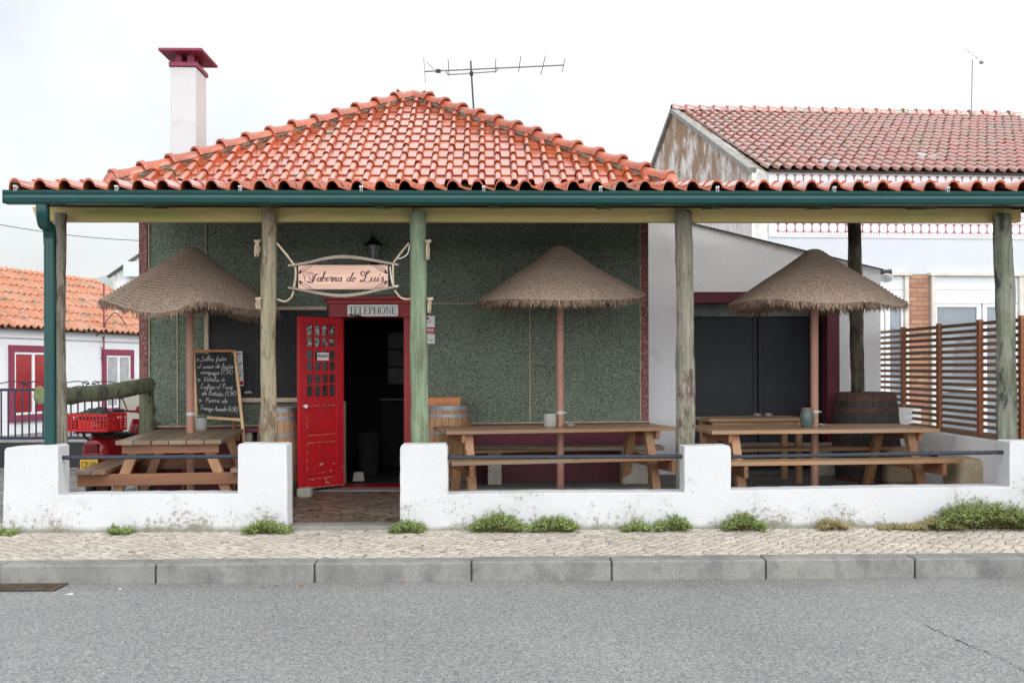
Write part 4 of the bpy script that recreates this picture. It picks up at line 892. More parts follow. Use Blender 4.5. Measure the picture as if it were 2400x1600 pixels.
# wall plates right of the green post
def plate(pxs, Yd, name, label, cat_, mats):
    pass
pt = thing('wall_notice', (X(1005, WY), WY - .02, Z(772, WY)), 'white and red alarm notice on the green wall beside the green post', 'notice')
a, b = P(985, 805, WY - .02), P(1019, 740, WY - .02); m = MB(); m.tone = .5; m.box(a.x, b.x, WY - .022, WY - .003, a.z, b.z); m.build('plate', MT['white'], pt)
MT['redink'] = plain('red_ink', (0.45, 0.01, 0.04), .5, var=.05)
zr0, zr1 = Z(783, WY, 1000), Z(767, WY, 1000); m = MB(); m.box(a.x + .002, b.x - .001, WY - .026, WY - .0225, zr0, zr1); m.box(a.x + .06, a.x + .105, WY - .026, WY - .0225, b.z - .045, b.z - .02); m.build('red_band', MT['redink'], pt)
btext('me', 'lettering', MT['white'], pt, (X(1001.5, WY), WY - .027, zr0 + .034), (1, 0, 0), (0, 0, 1), .028, .078, bold=.02)
btext('a Polícia', 'lettering', MT['white'], pt, (X(1003, WY), WY - .027, zr0 + .008), (1, 0, 0), (0, 0, 1), .015, .07)
btext('((ı))', 'symbol', MT['ink'], pt, (X(1005, WY), WY - .0235, Z(800, WY)), (1, 0, 0), (0, 0, 1), .034, .05)
m = MB(); m.ribbon(cat([P(1003, 757, WY - .0235), P(1007, 752, WY - .0235), P(1006, 757, WY - .0235), P(1011, 751, WY - .0235), P(1014, 752, WY - .0235)], 5), .004, (0, -1, 0)); m.build('red_script', MT['redink'], pt, fixn=False)
# poster
pa, pb = P(549, 904, WY - .06), P(571, 823, WY - .06); ps = thing('poster', ((pa.x + pb.x) / 2, WY - .06, pa.z), 'narrow white paper poster with red foot taped to the black shutter', 'poster')
m = MB(); m.tone = .5; m.hexa([(pa.x - .0, WY - .062, pa.z), (pb.x, WY - .062, pa.z), (pb.x, WY - .058, pa.z), (pa.x, WY - .058, pa.z), (pa.x - .01, WY - .062, pb.z), (pb.x - .015, WY - .062, pb.z), (pb.x - .015, WY - .058, pb.z), (pa.x - .01, WY - .058, pb.z)]); m.build('paper', MT['white'], ps)
m = MB(); m.box(pa.x + .003, pb.x - .004, WY - .065, WY - .0622, pa.z + .01, pa.z + .055); m.box(pa.x, pb.x - .03, WY - .065, WY - .0622, pb.z - .035, pb.z - .022); m.build('red_print', MT['redink'], ps)
m = MB(); rnd = random.Random(3)
for _ in range(26): x = rnd.uniform(pa.x + .01, pb.x - .02); z = rnd.uniform(pa.z + .1, pa.z + .27); m.box(x, x + rnd.uniform(.004, .014), WY - .0655, WY - .0624, z, z + rnd.uniform(.004, .014))
m.build('black_print', MT['ink'], ps)
# ================================================================ PICNIC TABLES
MT['tw'] = wood('picnic_top_wood', (0.175, 0.11, 0.065), (0.27, 0.18, 0.11), 'X', rough=.42, tv=.22, grey=(0.17, 0.14, 0.105), gs=.52)
MT['tw_red'] = wood('picnic_warm_plank', (0.31, 0.165, 0.08), (0.42, 0.245, 0.13), 'X', rough=.45, tv=.2, grey=(0.25, 0.185, 0.125), gs=.56)
MT['tw_y'] = wood('picnic_cross_wood', (0.20, 0.085, 0.045), (0.29, 0.135, 0.07), 'Y', rough=.5, tv=.2)
MT['tw_z'] = wood('picnic_leg_wood', (0.32, 0.165, 0.085), (0.43, 0.24, 0.13), 'Z', rough=.5, tv=.2)
def picnic(loc, rz, L, Wd, H, label, top='tw', so=.68, splay=.30, inset=.20, group='picnic tables on the terrace', npl=6):
    t = thing('picnic_table', loc, label, 'picnic table', group, rz)
    m = MB(); pw = Wd / npl
    for i in range(npl):
        y = -Wd / 2 + i * pw; e = random.uniform(-.012, .012); m.box(-L / 2 + e, L / 2 + e, y + .003, y + pw - .004, H - .04, H + random.uniform(-.001, .001))
    m.build('tabletop', MT[top], t, local=True, bevel=.004)
    for s in (-1, 1):
        m = MB()
        for i in range(2):
            y = s * so + (i - 1) * .145; m.box(-L / 2 + random.uniform(-.01, .01), L / 2 + random.uniform(-.01, .01), y + .003, y + .140, H - .32, H - .28)
        m.build('seat', MT['tw_red' if top != 'tw' else 'tw'], t, local=True, bevel=.004)
    for s in (-1, 1):
        x = s * (L / 2 - inset)
        m = MB(); m.box(x - .022, x + .022, -so - .15, so + .15, H - .44, H - .325); m.build('crossbar', MT['tw_y'], t, local=True, bevel=.005)
        m = MB(); x2 = x + s * .0; m.box(x2 - .022, x2 + .022, -Wd / 2 + .04, Wd / 2 - .04, H - .13, H - .042); m.build('top_batten', MT['tw_y'], t, local=True, bevel=.005)
        for q in (-1, 1):
            xo = x - s * .069
            m = MB(); a = V((xo, q * (Wd / 2 - .17), H - .045)); b = V((xo, q * (Wd / 2 - .17 + splay), 0)); d = (a - b).normalized()
            hw = .045; m.hexa([b + V((-hw, -.05, 0)), b + V((hw, -.05, 0)), b + V((hw, .05, 0)), b + V((-hw, .05, 0)), a + V((-hw, -.05, 0)), a + V((hw, -.05, 0)), a + V((hw, .05, 0)), a + V((-hw, .05, 0))])
            m.build('leg', MT['tw_z'], t, local=True, bevel=.005)
    return t
# positions: tops at about .95 above the road
FZ = .165
def tab(nl, nr, Wd, H, **k):     # near-left and near-right corner of the top (plan), width away from the street
    a = V((nl.x, nl.y, 0)); b = V((nr.x, nr.y, 0)); d = (b - a); L = d.length; d.normalize(); n = V((-d.y, d.x, 0)); c = (a + b) / 2 + n * Wd / 2
    return V((c.x, c.y, FZ)), math.atan2(d.y, d.x), L
zt_c = FZ + .785
a, b = PZ(1043, 1010, zt_c), PZ(1586, 1000, zt_c)
a = PZ(1043, 1009.5, zt_c); b = PZ(1586, 1000.5, zt_c)
loc, rz, L = tab(a, b, .84, .785); T1 = picnic(loc, rz, L, .84, .785, 'long wooden picnic table below the middle straw parasol, before the green wall', top='tw_red')
T1M = (loc, rz)
a, b = PZ(1671, 1009, zt_c), PZ(2206, 1004, zt_c); loc, rz, L = tab(a, b, 1.0, .785)
T2 = picnic(loc, rz, L, 1.0, .785, 'long wooden picnic table below the right straw parasol, before the black garage door', top='tw_red', so=.78, splay=.34); T2M = (loc, rz)
zl_ = .13 + .77
nl, nr = PZ(276, 1032, zl_), PZ(514, 1032, zl_); fl_, fr_ = PZ(359, 1005, zl_), PZ(580, 1005, zl_)
cN = (nl + nr) / 2; cF = (fl_ + fr_) / 2; d = cF - cN; L = min(d.length, 2.05); d = V((d.x, d.y, 0)).normalized(); Wl = (nr - nl).length
T3 = picnic(V((cN.x, cN.y, .13)) + d * L / 2, math.atan2(d.y, d.x), L, Wl, .77, 'wooden picnic table seen end-on below the left straw parasol beside the chalkboard', top='tw', so=.72, inset=.12); T3C = V((cN.x, cN.y, .13)) + d * L / 2
# plain side table behind the right picnic table
zb_ = .245 + .76; a, b = PZ(1662, 981, zb_), PZ(1895, 979, zb_)
a, b = V((a.x, a.y, 0)), V((b.x, b.y, 0)); dd = (b - a).normalized(); n = V((-dd.y, dd.x, 0)); L = (b - a).length; c = (a + b) / 2 + n * .3
ST = thing('side_table', (c.x, c.y, .245), 'small wooden table with straight legs by the black garage door, two bowls on it', 'table', rz=math.atan2(dd.y, dd.x)); H = .76
m = MB()
for i in range(4): y = -.3 + i * .15; m.box(-L / 2, L / 2, y + .002, y + .147, H - .035, H)
m.build('tabletop', MT['tw_red'], ST, local=True, bevel=.004)
m = MB(); m.box(-L / 2 + .09, L / 2 - .09, -.24, -.215, H - .11, H - .036); m.box(-L / 2 + .09, L / 2 - .09, .215, .24, H - .11, H - .036); m.build('apron', MT['tw_red'], ST, local=True)
for sx_ in (-1, 1):
    for sy_ in (-1, 1): m = MB(); x = sx_ * (L / 2 - .09); y = sy_ * .22; m.box(x - .035, x + .035, y - .035, y + .035, 0, H - .036); m.build('leg', MT['tw_z'], ST, local=True, bevel=.004)

# ================================================================ BENCHES and blocks along the wall
MT['grey_plank'] = wood('grey_bench_plank', (0.28, 0.22, 0.16), (0.38, 0.31, 0.24), 'X', rough=.7, tv=.1)
def wbench(name, pa, pb, Y0, depth, zt_, label, blocks, zb, mat='grey_plank'):
    xa, xb = X(pa, Y0, 1055), X(pb, Y0, 1055); t = thing(name, ((xa + xb) / 2, Y0 + depth / 2, zb), label, 'bench')
    m = MB(); m.box(xa, xb, Y0, Y0 + depth, zt_ - .045, zt_); m.build('seat', MT[mat], t, bevel=.006)
    for (q0, q1) in blocks:
        m = MB(); x0, x1 = X(q0, Y0 + .03, 1090), X(q1, Y0 + .03, 1090); m.box(x0, x1, Y0 + .04, Y0 + depth - .03, zb, zt_ - .047); m.build('support_block', MT['block'], t, bevel=.012)
wbench('wall_bench', 1108, 1558, 11.72, .34, Z(1046, 11.8, 1300), 'grey plank bench on pale concrete blocks against the maroon plinth behind the middle table', [(1143, 1176), (1459, 1520)], .247)
wbench('wall_bench', 1632, 2048, 12.5, .30, Z(1040, 12.55, 1800), 'grey plank bench on stone blocks behind the right picnic table, before the garage door', [(1912, 1966)], .245)
wbench('wall_bench', 572, 694, 11.85, .28, Z(1003, 11.9, 600), 'maroon wooden wall bench partly hidden between the chalkboard and the left barrel', [(575, 590)], .167, mat='maroon')
def rock(name, pa, pb, ytop, Y0, dep, zb, mat, label, cat_='stone block', seed=1):
    xa, xb = X(pa, Y0, 1100), X(pb, Y0, 1100); zt_ = Z(ytop, Y0, (pa + pb) / 2); rnd = random.Random(seed)
    bm = bmesh.new(); bmesh.ops.create_cube(bm, size=1); bmesh.ops.subdivide_edges(bm, edges=bm.edges[:], cuts=7, use_grid_fill=True)
    m = MB()
    for v in bm.verts:
        c = v.co.copy(); q = c * 2; L4 = (abs(q.x) ** 7 + abs(q.y) ** 7 + abs(q.z) ** 7) ** (1 / 7); c = c / max(L4, .01); n = mnoise.noise(c * 3.1 + V((seed, 0, 0))) * .06 + mnoise.noise(c * 9 + V((seed, 3, 0))) * .02
        c *= 1 + n; m.v.append(V(((xa + xb) / 2 + c.x * (xb - xa), Y0 + dep / 2 + c.y * dep, (zb + zt_) / 2 + c.z * (zt_ - zb) * 1.02)))
    bm.verts.index_update()
    for f in bm.faces: m.f.append(tuple(v.index for v in f.verts)); m.t.append(.5); m.mi.append(0)
    bm.free(); o = m.build(name, MT[mat], None, smooth=True); return tag(o, label, cat_)
rock('stone_block', 2083, 2168, 1052, 11.6, .4, .24, 'stone', 'rough grey stone block under the low white wall, left of the slatted fence foot', seed=4)
rock('stone_block', 2250, 2350, 1076, 10.25, .45, .10, 'stone', 'large rough sandstone block beside the right pier of the low wall', seed=9)
rock('stone', 694, 729, 1144, 11.35, .16, .165, 'block', 'small pale stone holding the open red door', 'stone', seed=12)
# dark narrow bench by the fence
a, b = P(2148, 1054, 12.1), P(2322, 1084, 10.35); b.z = a.z - .01
DB = thing('narrow_bench', ((a.x + b.x) / 2, (a.y + b.y) / 2, .165), 'narrow black plank bench running along the slatted fence', 'bench')
m = MB(); m.bar(a, b, .22, .04); m.build('plank', MT['black'], DB, bevel=.005)
for f in (.12, .55): p = a.lerp(b, f); m = MB(); m.box(p.x - .07, p.x + .07, p.y - .05, p.y + .05, .166, p.z - .022); m.build('leg', MT['black'], DB)

# ================================================================ STRAW PARASOLS
def _straw():
    t = NT('woven_straw'); at = t.n('ShaderNodeUVMap'); at.uv_map = 'UVMap'
    br = t.noise(1.0, 3, .6, t.mapv((230, 130, 1), src=at.outputs[0])); n = t.noise(2.3, 5, .6); n2 = t.noise(120, 3, .6)
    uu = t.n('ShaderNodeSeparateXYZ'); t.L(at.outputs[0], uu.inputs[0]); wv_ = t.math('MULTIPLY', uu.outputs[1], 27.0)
    groove_shade = t.rng(t.math('ABSOLUTE', t.math('SUBTRACT', t.math('FRACT', wv_), .5)), .22, .46, 0, 1); groove_shade = t.math('MULTIPLY', groove_shade, t.rng(t.noise(5, 4, .6), .3, .6, .35, 1)); br = t.math('SUBTRACT', br, t.math('MULTIPLY', groove_shade, .22))  # shade between the straw rows put into the colour along the rope grooves
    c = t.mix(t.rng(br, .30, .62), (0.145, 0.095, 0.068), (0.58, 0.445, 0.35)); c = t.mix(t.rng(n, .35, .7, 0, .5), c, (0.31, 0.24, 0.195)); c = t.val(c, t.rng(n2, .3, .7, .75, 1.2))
    return t.fin(c, .95, .15, br, .9, .012)
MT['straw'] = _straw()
MT['fringe'] = plain('frayed_straw', (0.27, 0.19, 0.135), .95, var=.5, sc=20)
MT['pole'] = plain('terracotta_pole', (0.36, 0.185, 0.135), .55, var=.12, sc=5)
MT['clamp'] = plain('grey_clamp', (0.50, 0.50, 0.50), .4, var=.2)
def rimtab(loc, apz_, R0, Hh, pts, px0):
    tab = []
    for px, py in pts:
        c = max(-1, min(1, (px - px0) / 2400 * (loc[1] - .45) / R0)); th = 2 * math.pi - math.acos(c); z = 1.6 + (860 - py) * (loc[1] + R0 * math.sin(th)) / 2400; tab.append((math.degrees(th), z - (apz_ - Hh)))
    tab.sort(); m0 = tab[0][1]; m1 = tab[-1][1]; tab = [(180, m0)] + tab + [(360, m1)]
    def f(th):
        d = math.degrees(th) % 360
        if d < 180: u = (1 - math.cos(math.radians(d))) / 2; return m1 * (1 - u) + m0 * u + .03 * math.sin(math.radians(d) * 5) * math.sin(math.radians(d))
        for (a, x), (b, y) in zip(tab, tab[1:]):
            if a <= d <= b: u = (d - a) / max(b - a, 1e-6); u = u * u * (3 - 2 * u); return x + (y - x) * u
        return m1
    return f
def parasol(loc, apz_, R0, Hh, wave, label, seed, mat_tip=None, base=.165, straw='straw'):
    t = thing('straw_parasol', loc, label, 'parasol', 'straw parasols over the picnic tables'); rnd = random.Random(seed)
    zb = loc[2]; SEG = 150; NRP = 27; RINGS = 5 * NRP; apl = apz_ - zb
    def surf(s, th):
        w = wave(th); r = R0 * (s * (1 + .02 * math.sin(3 * th + seed))) * (1 + .0 * s)
        z = apl - Hh * (.80 * s + .20 * math.sin(s * math.pi / 2)) + w * s ** 2.6
        z += .006 * math.sin(s * 9 + seed + th * 2) * s + .004 * mnoise.noise(V((math.cos(th) * 5, math.sin(th) * 5, s * 9)))
        z += .06 * max(0, .08 - s) / .08 * -.6
        return r, z
    vs = []; uv = []
    for i in range(RINGS + 1):
        s = .012 + .988 * i / RINGS; sv = i / RINGS
        rope = .016 * abs(math.sin(math.pi * i / 5 + .1)) * (1 + .25 * math.sin(i * 1.3))
        for k in range(SEG):
            th = 2 * math.pi * k / SEG; r, z = surf(s, th); r += rope * .55; z += rope; vs.append((r * math.cos(th), r * math.sin(th), z)); uv.append((k / SEG, sv))
    fs = [(i * SEG + k, i * SEG + (k + 1) % SEG, (i + 1) * SEG + (k + 1) % SEG, (i + 1) * SEG + k) for i in range(RINGS) for k in range(SEG)] + [tuple(range(SEG))]
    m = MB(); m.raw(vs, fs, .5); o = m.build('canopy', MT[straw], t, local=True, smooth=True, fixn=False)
    me = o.data; ul = me.uv_layers.new(name='UVMap')
    for p in me.polygons:
        for li, vi in zip(p.loop_indices, p.vertices):
            u, v_ = uv[vi]
            if p.index % SEG == SEG - 1 and u == 0 and len(p.vertices) == 4: u = 1
            ul.data[li].uv = (u, v_)
    m = MB()
    for i in range(1150):
        th = rnd.uniform(0, 2 * math.pi); r, z = surf(1, th); L = rnd.uniform(.035, .10); c, s_ = math.cos(th), math.sin(th); out = rnd.uniform(.0, .045); sw_ = rnd.uniform(-.025, .035); e = V((-s_, c, 0))
        p0 = V((r * c, r * s_, z + .012)) - V((c, s_, 0)) * rnd.uniform(0, .015); p1 = p0 + V((c, s_, 0)) * out * .6 + e * sw_ * .5 - V((0, 0, L * .5)); p2 = p0 + V((c, s_, 0)) * out + e * sw_ - V((0, 0, L)); w = rnd.uniform(.0035, .008)
        m.raw([p0 - e * w, p0 + e * w, p1 + e * w * .8, p1 - e * w * .8, p2], [(0, 1, 2, 3), (3, 2, 4)])
    m.build('fringe', MT['fringe'], o, local=True, fixn=False)
    m = MB(); m.tone = .5; m.tube([(0, 0, 0), (0, 0, apl - .12)], .041, 18); pl_ = m.build('pole', MT['pole'], t, local=True, smooth=True)
    zc_ = 1.6 + (860 - 968) * loc[1] / 2400 - zb; m = MB(); m.tone = .5; m.tube([(0, 0, zc_ - .012), (0, 0, zc_ + .02)], .0445, 18); m.tube([(.04, 0, zc_ + .004), (.065, -.02, zc_ + .004)], .009, 8); m.build('clamp', MT['clamp'], pl_, local=True)
    m = MB(); m.lathe((0, 0, apl - .11), [(.012, -.02), (.05, -.01), (.05, .03), (.01, .06)], 16); m.build('crown_hub', MT['pole'], t, local=True)
    return t
def pz_(px, py, Yd): return P(px, py, Yd)
Yc = 11.0; p = P(446, 1008, 11.2); ux_ = X(446, 11.15)
def wl(th):      # front (th=-90deg) droops in a big scallop
    d = math.degrees(th) % 360; return -.125 * math.exp(-((d - 262) / 20) ** 2) + .02 * math.exp(-((d - 222) / 14) ** 2) + .10 * math.exp(-((d - 291) / 13) ** 2) - .05 * math.exp(-((d - 318) / 16) ** 2) + .015 * math.sin(th * 4 + 1) - .03 * math.exp(-((d - 335) / 22) ** 2) + .03 * math.exp(-((d - 180) / 20) ** 2)
LTB = [(225, 711), (250, 702), (286, 704), (321, 712), (357, 723), (393, 732), (429, 736), (464, 730), (500, 714), (518, 709), (554, 712), (589, 723), (612, 727)]
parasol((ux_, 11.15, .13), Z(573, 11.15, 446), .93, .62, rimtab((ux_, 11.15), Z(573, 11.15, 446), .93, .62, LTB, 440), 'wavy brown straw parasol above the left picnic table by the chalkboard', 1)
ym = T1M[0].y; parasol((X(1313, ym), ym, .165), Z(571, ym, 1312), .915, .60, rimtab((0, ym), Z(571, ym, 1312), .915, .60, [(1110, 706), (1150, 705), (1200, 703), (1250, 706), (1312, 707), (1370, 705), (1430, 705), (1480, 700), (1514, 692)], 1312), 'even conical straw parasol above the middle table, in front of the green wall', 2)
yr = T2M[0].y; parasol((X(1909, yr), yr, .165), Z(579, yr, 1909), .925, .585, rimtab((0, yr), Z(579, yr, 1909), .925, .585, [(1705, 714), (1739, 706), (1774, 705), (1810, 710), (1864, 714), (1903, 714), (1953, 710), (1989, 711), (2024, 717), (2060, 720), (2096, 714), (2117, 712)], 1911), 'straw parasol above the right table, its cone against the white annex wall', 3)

# ================================================================ BARRELS
def _stavewood(name, a, b, dk):
    t = NT(name); x = t.xyz(); an = t.math('ARCTAN2', x[1], x[0]); s = t.math('MULTIPLY', an, 22 / (2 * math.pi)); fr = t.math('FRACT', s); fl0 = t.math('FLOOR', s)
    wn2 = t.n('ShaderNodeTexWhiteNoise', noise_dimensions='1D'); t.L(fl0, wn2.inputs['W']); g = t.noise(2, 6, .65, t.mapv((24, 24, 1.5)))
    c = t.mix(t.rng(g, .3, .7), a, b); c = t.val(c, t.rng(wn2.outputs[0], 0, 1, .75, 1.15)); n = t.noise(3, 6, .7); c = t.mix(t.rng(n, .5, .66, 0, .75), c, dk)
    ed = t.rng(t.math('ABSOLUTE', t.math('SUBTRACT', fr, .5)), .46, .49); c = t.mix(ed, c, (0.02, 0.012, 0.01)); return t.fin(c, .7, .3, t.math('SUBTRACT', g, ed), .5, .006)
MT['stavewood'] = _stavewood('oak_barrel_staves', (0.30, 0.165, 0.085), (0.42, 0.25, 0.14), (0.10, 0.055, 0.035))
MT['stavewood_pale'] = _stavewood('pale_oak_staves', (0.42, 0.24, 0.14), (0.52, 0.32, 0.19), (0.26, 0.14, 0.08))
MT['stavewood_dark'] = _stavewood('blackened_staves', (0.035, 0.033, 0.030), (0.062, 0.058, 0.052), (0.018, 0.016, 0.015))
MT['hoop'] = plain('galvanised_hoop', (0.21, 0.235, 0.26), .45, metal=.4, var=.25, sc=9)
MT['hoop_rust'] = plain('rusty_hoop', (0.085, 0.038, 0.030), .75, var=.4, sc=14)
def barrel(loc, r0, r1, H, mat, hoopm, hoops, label, grp=None):
    t = thing('wine_barrel', loc, label, 'barrel', grp)
    rr = lambda f: r0 + (r1 - r0) * math.sin(math.pi * f) ** .9
    m = MB(); m.tone = .5; n = 20; prof = [(rr(i / n), H * i / n) for i in range(n + 1)] + [(r0 - .025, H), (r0 - .027, H - .03), (.0005, H - .03)]; m.lathe((0, 0, 0), prof, 44, cap=False); m.build('staves', MT[mat], t, local=True, smooth=True)
    for z0, z1 in hoops:
        m = MB(); m.tone = .5; m.lathe((0, 0, 0), [(rr(z0) + .0, z0 * H), (rr(z0) + .006, z0 * H), (rr(z1) + .006, z1 * H), (rr(z1), z1 * H)], 44, cap=False)
        a = random.uniform(-2.2, -1.2); zz = (z0 + z1) / 2 * H; r_ = rr((z0 + z1) / 2) + .006; m.tube([(r_ * math.cos(a), r_ * math.sin(a), zz), ((r_ + .006) * math.cos(a), (r_ + .006) * math.sin(a), zz)], .007, 6)
        m.build('hoop', MT[hoopm], t, local=True, smooth=True)
    return t
Hp = [(.0, .035), (.09, .125), (.30, .335), (.66, .69), (.86, .895), (.945, .999)]
yB = 11.75; barrel((X(654, 11.85), 11.85, .175), .205, .25, Z(957, 11.5, 662) - .175, 'stavewood_pale', 'hoop', Hp, 'pale oak barrel with grey hoops half hidden behind the open red door')
yB = 11.72; hb = Z(950, 11.5, 1045) - .245; BB = barrel((X(1046, yB), yB, .245), .245, .30, hb, 'stavewood', 'hoop', Hp, 'brown oak barrel with grey hoops beside the green post, wooden box on top')
yB = 12.15; barrel((X(2029, yB), yB, .245), .335, .385, Z(920, 11.9, 2029) - .245, 'stavewood_dark', 'hoop_rust', [(.0, .06), (.17, .23), (.38, .43), (.60, .66), (.78, .83), (.90, .995)], 'large blackened barrel with rusty hoops standing before the slatted fence')
MT['boxwood'] = wood('orange_box_wood', (0.42, 0.14, 0.045), (0.52, 0.21, 0.08), 'X', rough=.5, tv=.08)
bx0, bx1 = X(1003, 11.6, 940), X(1079, 11.6, 940); WB = thing('wooden_box', ((bx0 + bx1) / 2, 11.7, .245 + hb), 'shallow orange wooden box lying on the oak barrel', 'box'); z0 = .245 + hb + .001; z1 = z0 + .085
m = MB(); m.box(bx0, bx1, 11.56, 11.575, z0, z1); m.box(bx0, bx1, 11.83, 11.845, z0, z1); m.build('long_side', MT['boxwood'], WB, bevel=.002)
m = MB(); m.box(bx0 - .006, bx0 + .008, 11.576, 11.829, z0, z1 + .012); m.box(bx1 - .012, bx1 + .004, 11.553, 11.852, z0, z1 + .012) if 0 else m.box(bx1 - .012, bx1 + .002, 11.576, 11.829, z0, z1 + .012); m.box(bx0 + .01, bx1 - .014, 11.576, 11.829, z0, z0 + .01); m.build('end_panel', MT['boxwood'], WB)

# ================================================================ CHALKBOARD
def _chalkb():
    t = NT('smeared_blackboard'); n = t.noise(5, 6, .65); return t.fin(t.mix(t.rng(n, .35, .75), (0.010, 0.011, 0.012), (0.030, 0.031, 0.033)), .6, .3)
MT['chalkboard'] = _chalkb(); MT['chalk'] = plain('white_chalk', (0.43, 0.43, 0.42), .9, var=.25, sc=60)
MT['easel'] = wood('easel_pine', (0.50, 0.30, 0.16), (0.60, 0.40, 0.23), 'Z', tv=.1); MT['easel_red'] = wood('easel_orange_pine', (0.36, 0.13, 0.05), (0.46, 0.20, 0.08), 'Z', tv=.1)
yt, yb = 12.02, 11.84; yf = 11.62
TL, TR = P(458, 829, yt), P(547, 829, yt); BL, BR = P(466, 968, yb), P(560, 974, yb)
CH = thing('chalkboard_easel', ((BL.x + BR.x) / 2, 11.7, .165), 'pine easel with black chalkboard menu handwritten in white, behind the left table', 'chalkboard')
nn = (TR - TL).cross(BL - TL).normalized(); nn = nn if nn.y < 0 else -nn
def bl(u, v, off=0): return (TL * (1 - u) + TR * u) * v + (BL * (1 - u) + BR * u) * (1 - v) + nn * off
m = MB(); m.tone = .5; m.hexa([bl(0, 0, 0), bl(1, 0, 0), bl(1, 0, -.012), bl(0, 0, -.012), bl(0, 1, 0), bl(1, 1, 0), bl(1, 1, -.012), bl(0, 1, -.012)]); cb = m.build('board', MT['chalkboard'], CH)
def fb(u0, v0, u1, v1, w, mt, nm):
    m = MB(); m.bar(bl(u0, v0, .0), bl(u1, v1, .0), w, .024, up=nn); m.build(nm, MT[mt], CH, bevel=.003)
fb(1.045, 1.05, 1.075, -.46, .034, 'easel', 'front_leg'); fb(-.045, 1.05, -.075, -.46, .034, 'easel', 'front_leg')
fb(-.02, -.065, 1.03, -.065, .034, 'easel', 'crossbar'); fb(-.02, 1.045, 1.02, 1.045, .03, 'easel_red', 'crossbar')
for s, u in ((-1, -.09), (1, .97)):
    m = MB(); a = bl(u, 1.03, -.03); b = V((a.x + s * .10 - .04, 12.14, .17)) if s < 0 else V((a.x + .0, 12.14, .17)); m.bar(a, b, .03, .03, up=(0, 1, 0)); m.build('back_leg', MT['easel_red'], CH)
lines = [('Solha frita', .12, .80, .875), ('c/ arroz de feijão', .03, .97, .755), ('carqueja (7,5E)', .10, .93, .655), ('Vitela à', .16, .72, .535), ('Lafões c/ Puré', .07, .90, .415), ('de Batata (7,5E)', .10, .98, .305), ('Perna de', .18, .74, .190), ('Frango Assado (6,5E)', .05, .98, .055)]
m = MB()
for s, u0, u1, v in lines:
    script(m, s, lambda a, b, u0=u0, u1=u1, v=v: bl(u0 + (u1 - u0) * a, v + b * .080 + .012 * a + .006 * math.sin(a * 9 + v * 20), .002), .0050, callig=False, nrm=nn, slant=.2)
for v in (.895, .555, .21):
    for k in (0, .035): m.ribbon(cat([bl(.02 + k, v + .02, .002), bl(.05 + k, v, .002), bl(.02 + k, v - .02, .002)], 4), .006, nn)
m.build('chalk_writing', MT['chalk'], cb, fixn=False)

# ================================================================ SMALL THINGS ON THE TABLES
def _lat():
    t = NT('patterned_lantern'); x = t.xyz(); an = t.math('MULTIPLY', t.math('ARCTAN2', x[1], x[0]), 9 / math.pi); zz = t.math('MULTIPLY', x[2], 44)
    w = t.math('MULTIPLY', t.math('SINE', t.math('MULTIPLY', t.math('ADD', an, zz), 3.1416)), t.math('SINE', t.math('MULTIPLY', t.math('SUBTRACT', an, zz), 3.1416)))
    return t.fin(t.mix(t.rng(t.math('ABSOLUTE', w), .15, .4), (0.11, 0.12, 0.11), (0.52, 0.52, 0.47)), .6, .3)
MT['lattice'] = _lat(); MT['jar'] = plain('grey_green_stoneware', (0.085, 0.11, 0.10), .35, var=.3, sc=15); MT['bowl'] = plain('dull_metal_bowl', (0.30, 0.28, 0.27), .35, metal=.4, var=.2)
def lanternp(p, r, h, label, mat='lattice', lid=True):
    t = thing('table_lantern', p, label, 'lantern'); m = MB(); m.tone = .5; m.lathe((0, 0, 0), [(r * .85, 0), (r, .012), (r * 1.02, h * .5), (r, h * .88), (r * .9, h * .9)], 28); m.build('body', MT[mat], t, local=True, smooth=True)
    if lid: m = MB(); m.tone = .5; m.lathe((0, 0, 0), [(r * .92, h * .901), (r * .95, h * .92), (r * .80, h), (r * .6, h)], 24); m.build('lid', MT['jar'], t, local=True, smooth=True)
zt3 = .13 + .771; zt1 = FZ + .786
p = PZ(472, 1007, zt3); lanternp((p.x, p.y, zt3), .062, .155, 'small lantern with pale lattice pattern on the left picnic table beside the pole')
p = PZ(1289, 998, zt1) ; p.y = T1M[0].y - .05; p.x = X(1289, p.y); lanternp((p.x, p.y, zt1), .07, .165, 'white patterned lantern with dark lid on the middle picnic table')
p.y = T2M[0].y - .1; p.x = X(1891, p.y)
t = thing('stoneware_jar', (p.x, p.y, zt1), 'grey green stoneware jar standing on the right picnic table against the pole', 'jar'); m = MB(); m.tone = .5; m.lathe((0, 0, 0), [(.05, 0), (.06, .02), (.075, .08), (.070, .15), (.056, .19), (.058, .2), (.05, .2), (.048, .17)], 28, cap=False); m.build('body', MT['jar'], t, local=True, smooth=True)
m = MB(); m.tone = .5; m.lathe((0, 0, 0), [(.056, .201), (.056, .206), (.045, .206)], 24); m.build('rim', MT['boxwood'], t, local=True)
def bowl(p, r, h, label, grp=None):
    m = MB(); m.tone = .5; m.lathe(p, [(r * .7, 0), (r * .95, h * .3), (r, h), (r * .92, h), (r * .8, h * .35), (.001, h * .3)], 24, cap=False); o = m.build('ashtray', MT['bowl'], smooth=True); return tag(o, label, 'ashtray', grp)
q = T1M[0].y - .1; bowl((X(1337, q), q, zt1 + .001), .055, .032, 'round metal ashtray on the middle table, right of the pole')
q = T2M[0].y; bowl((X(1926, q), q, zt1 + .001), .055, .03, 'small bowl ashtray on the right picnic table, right of the pole')
q = ST.location.y; bowl((X(1775, q), q, .245 + .761), .05, .04, 'left of the two metal bowls on the small table by the garage door'); bowl((X(1801, q), q, .245 + .761), .05, .04, 'right of the two metal bowls on the small table by the garage door')
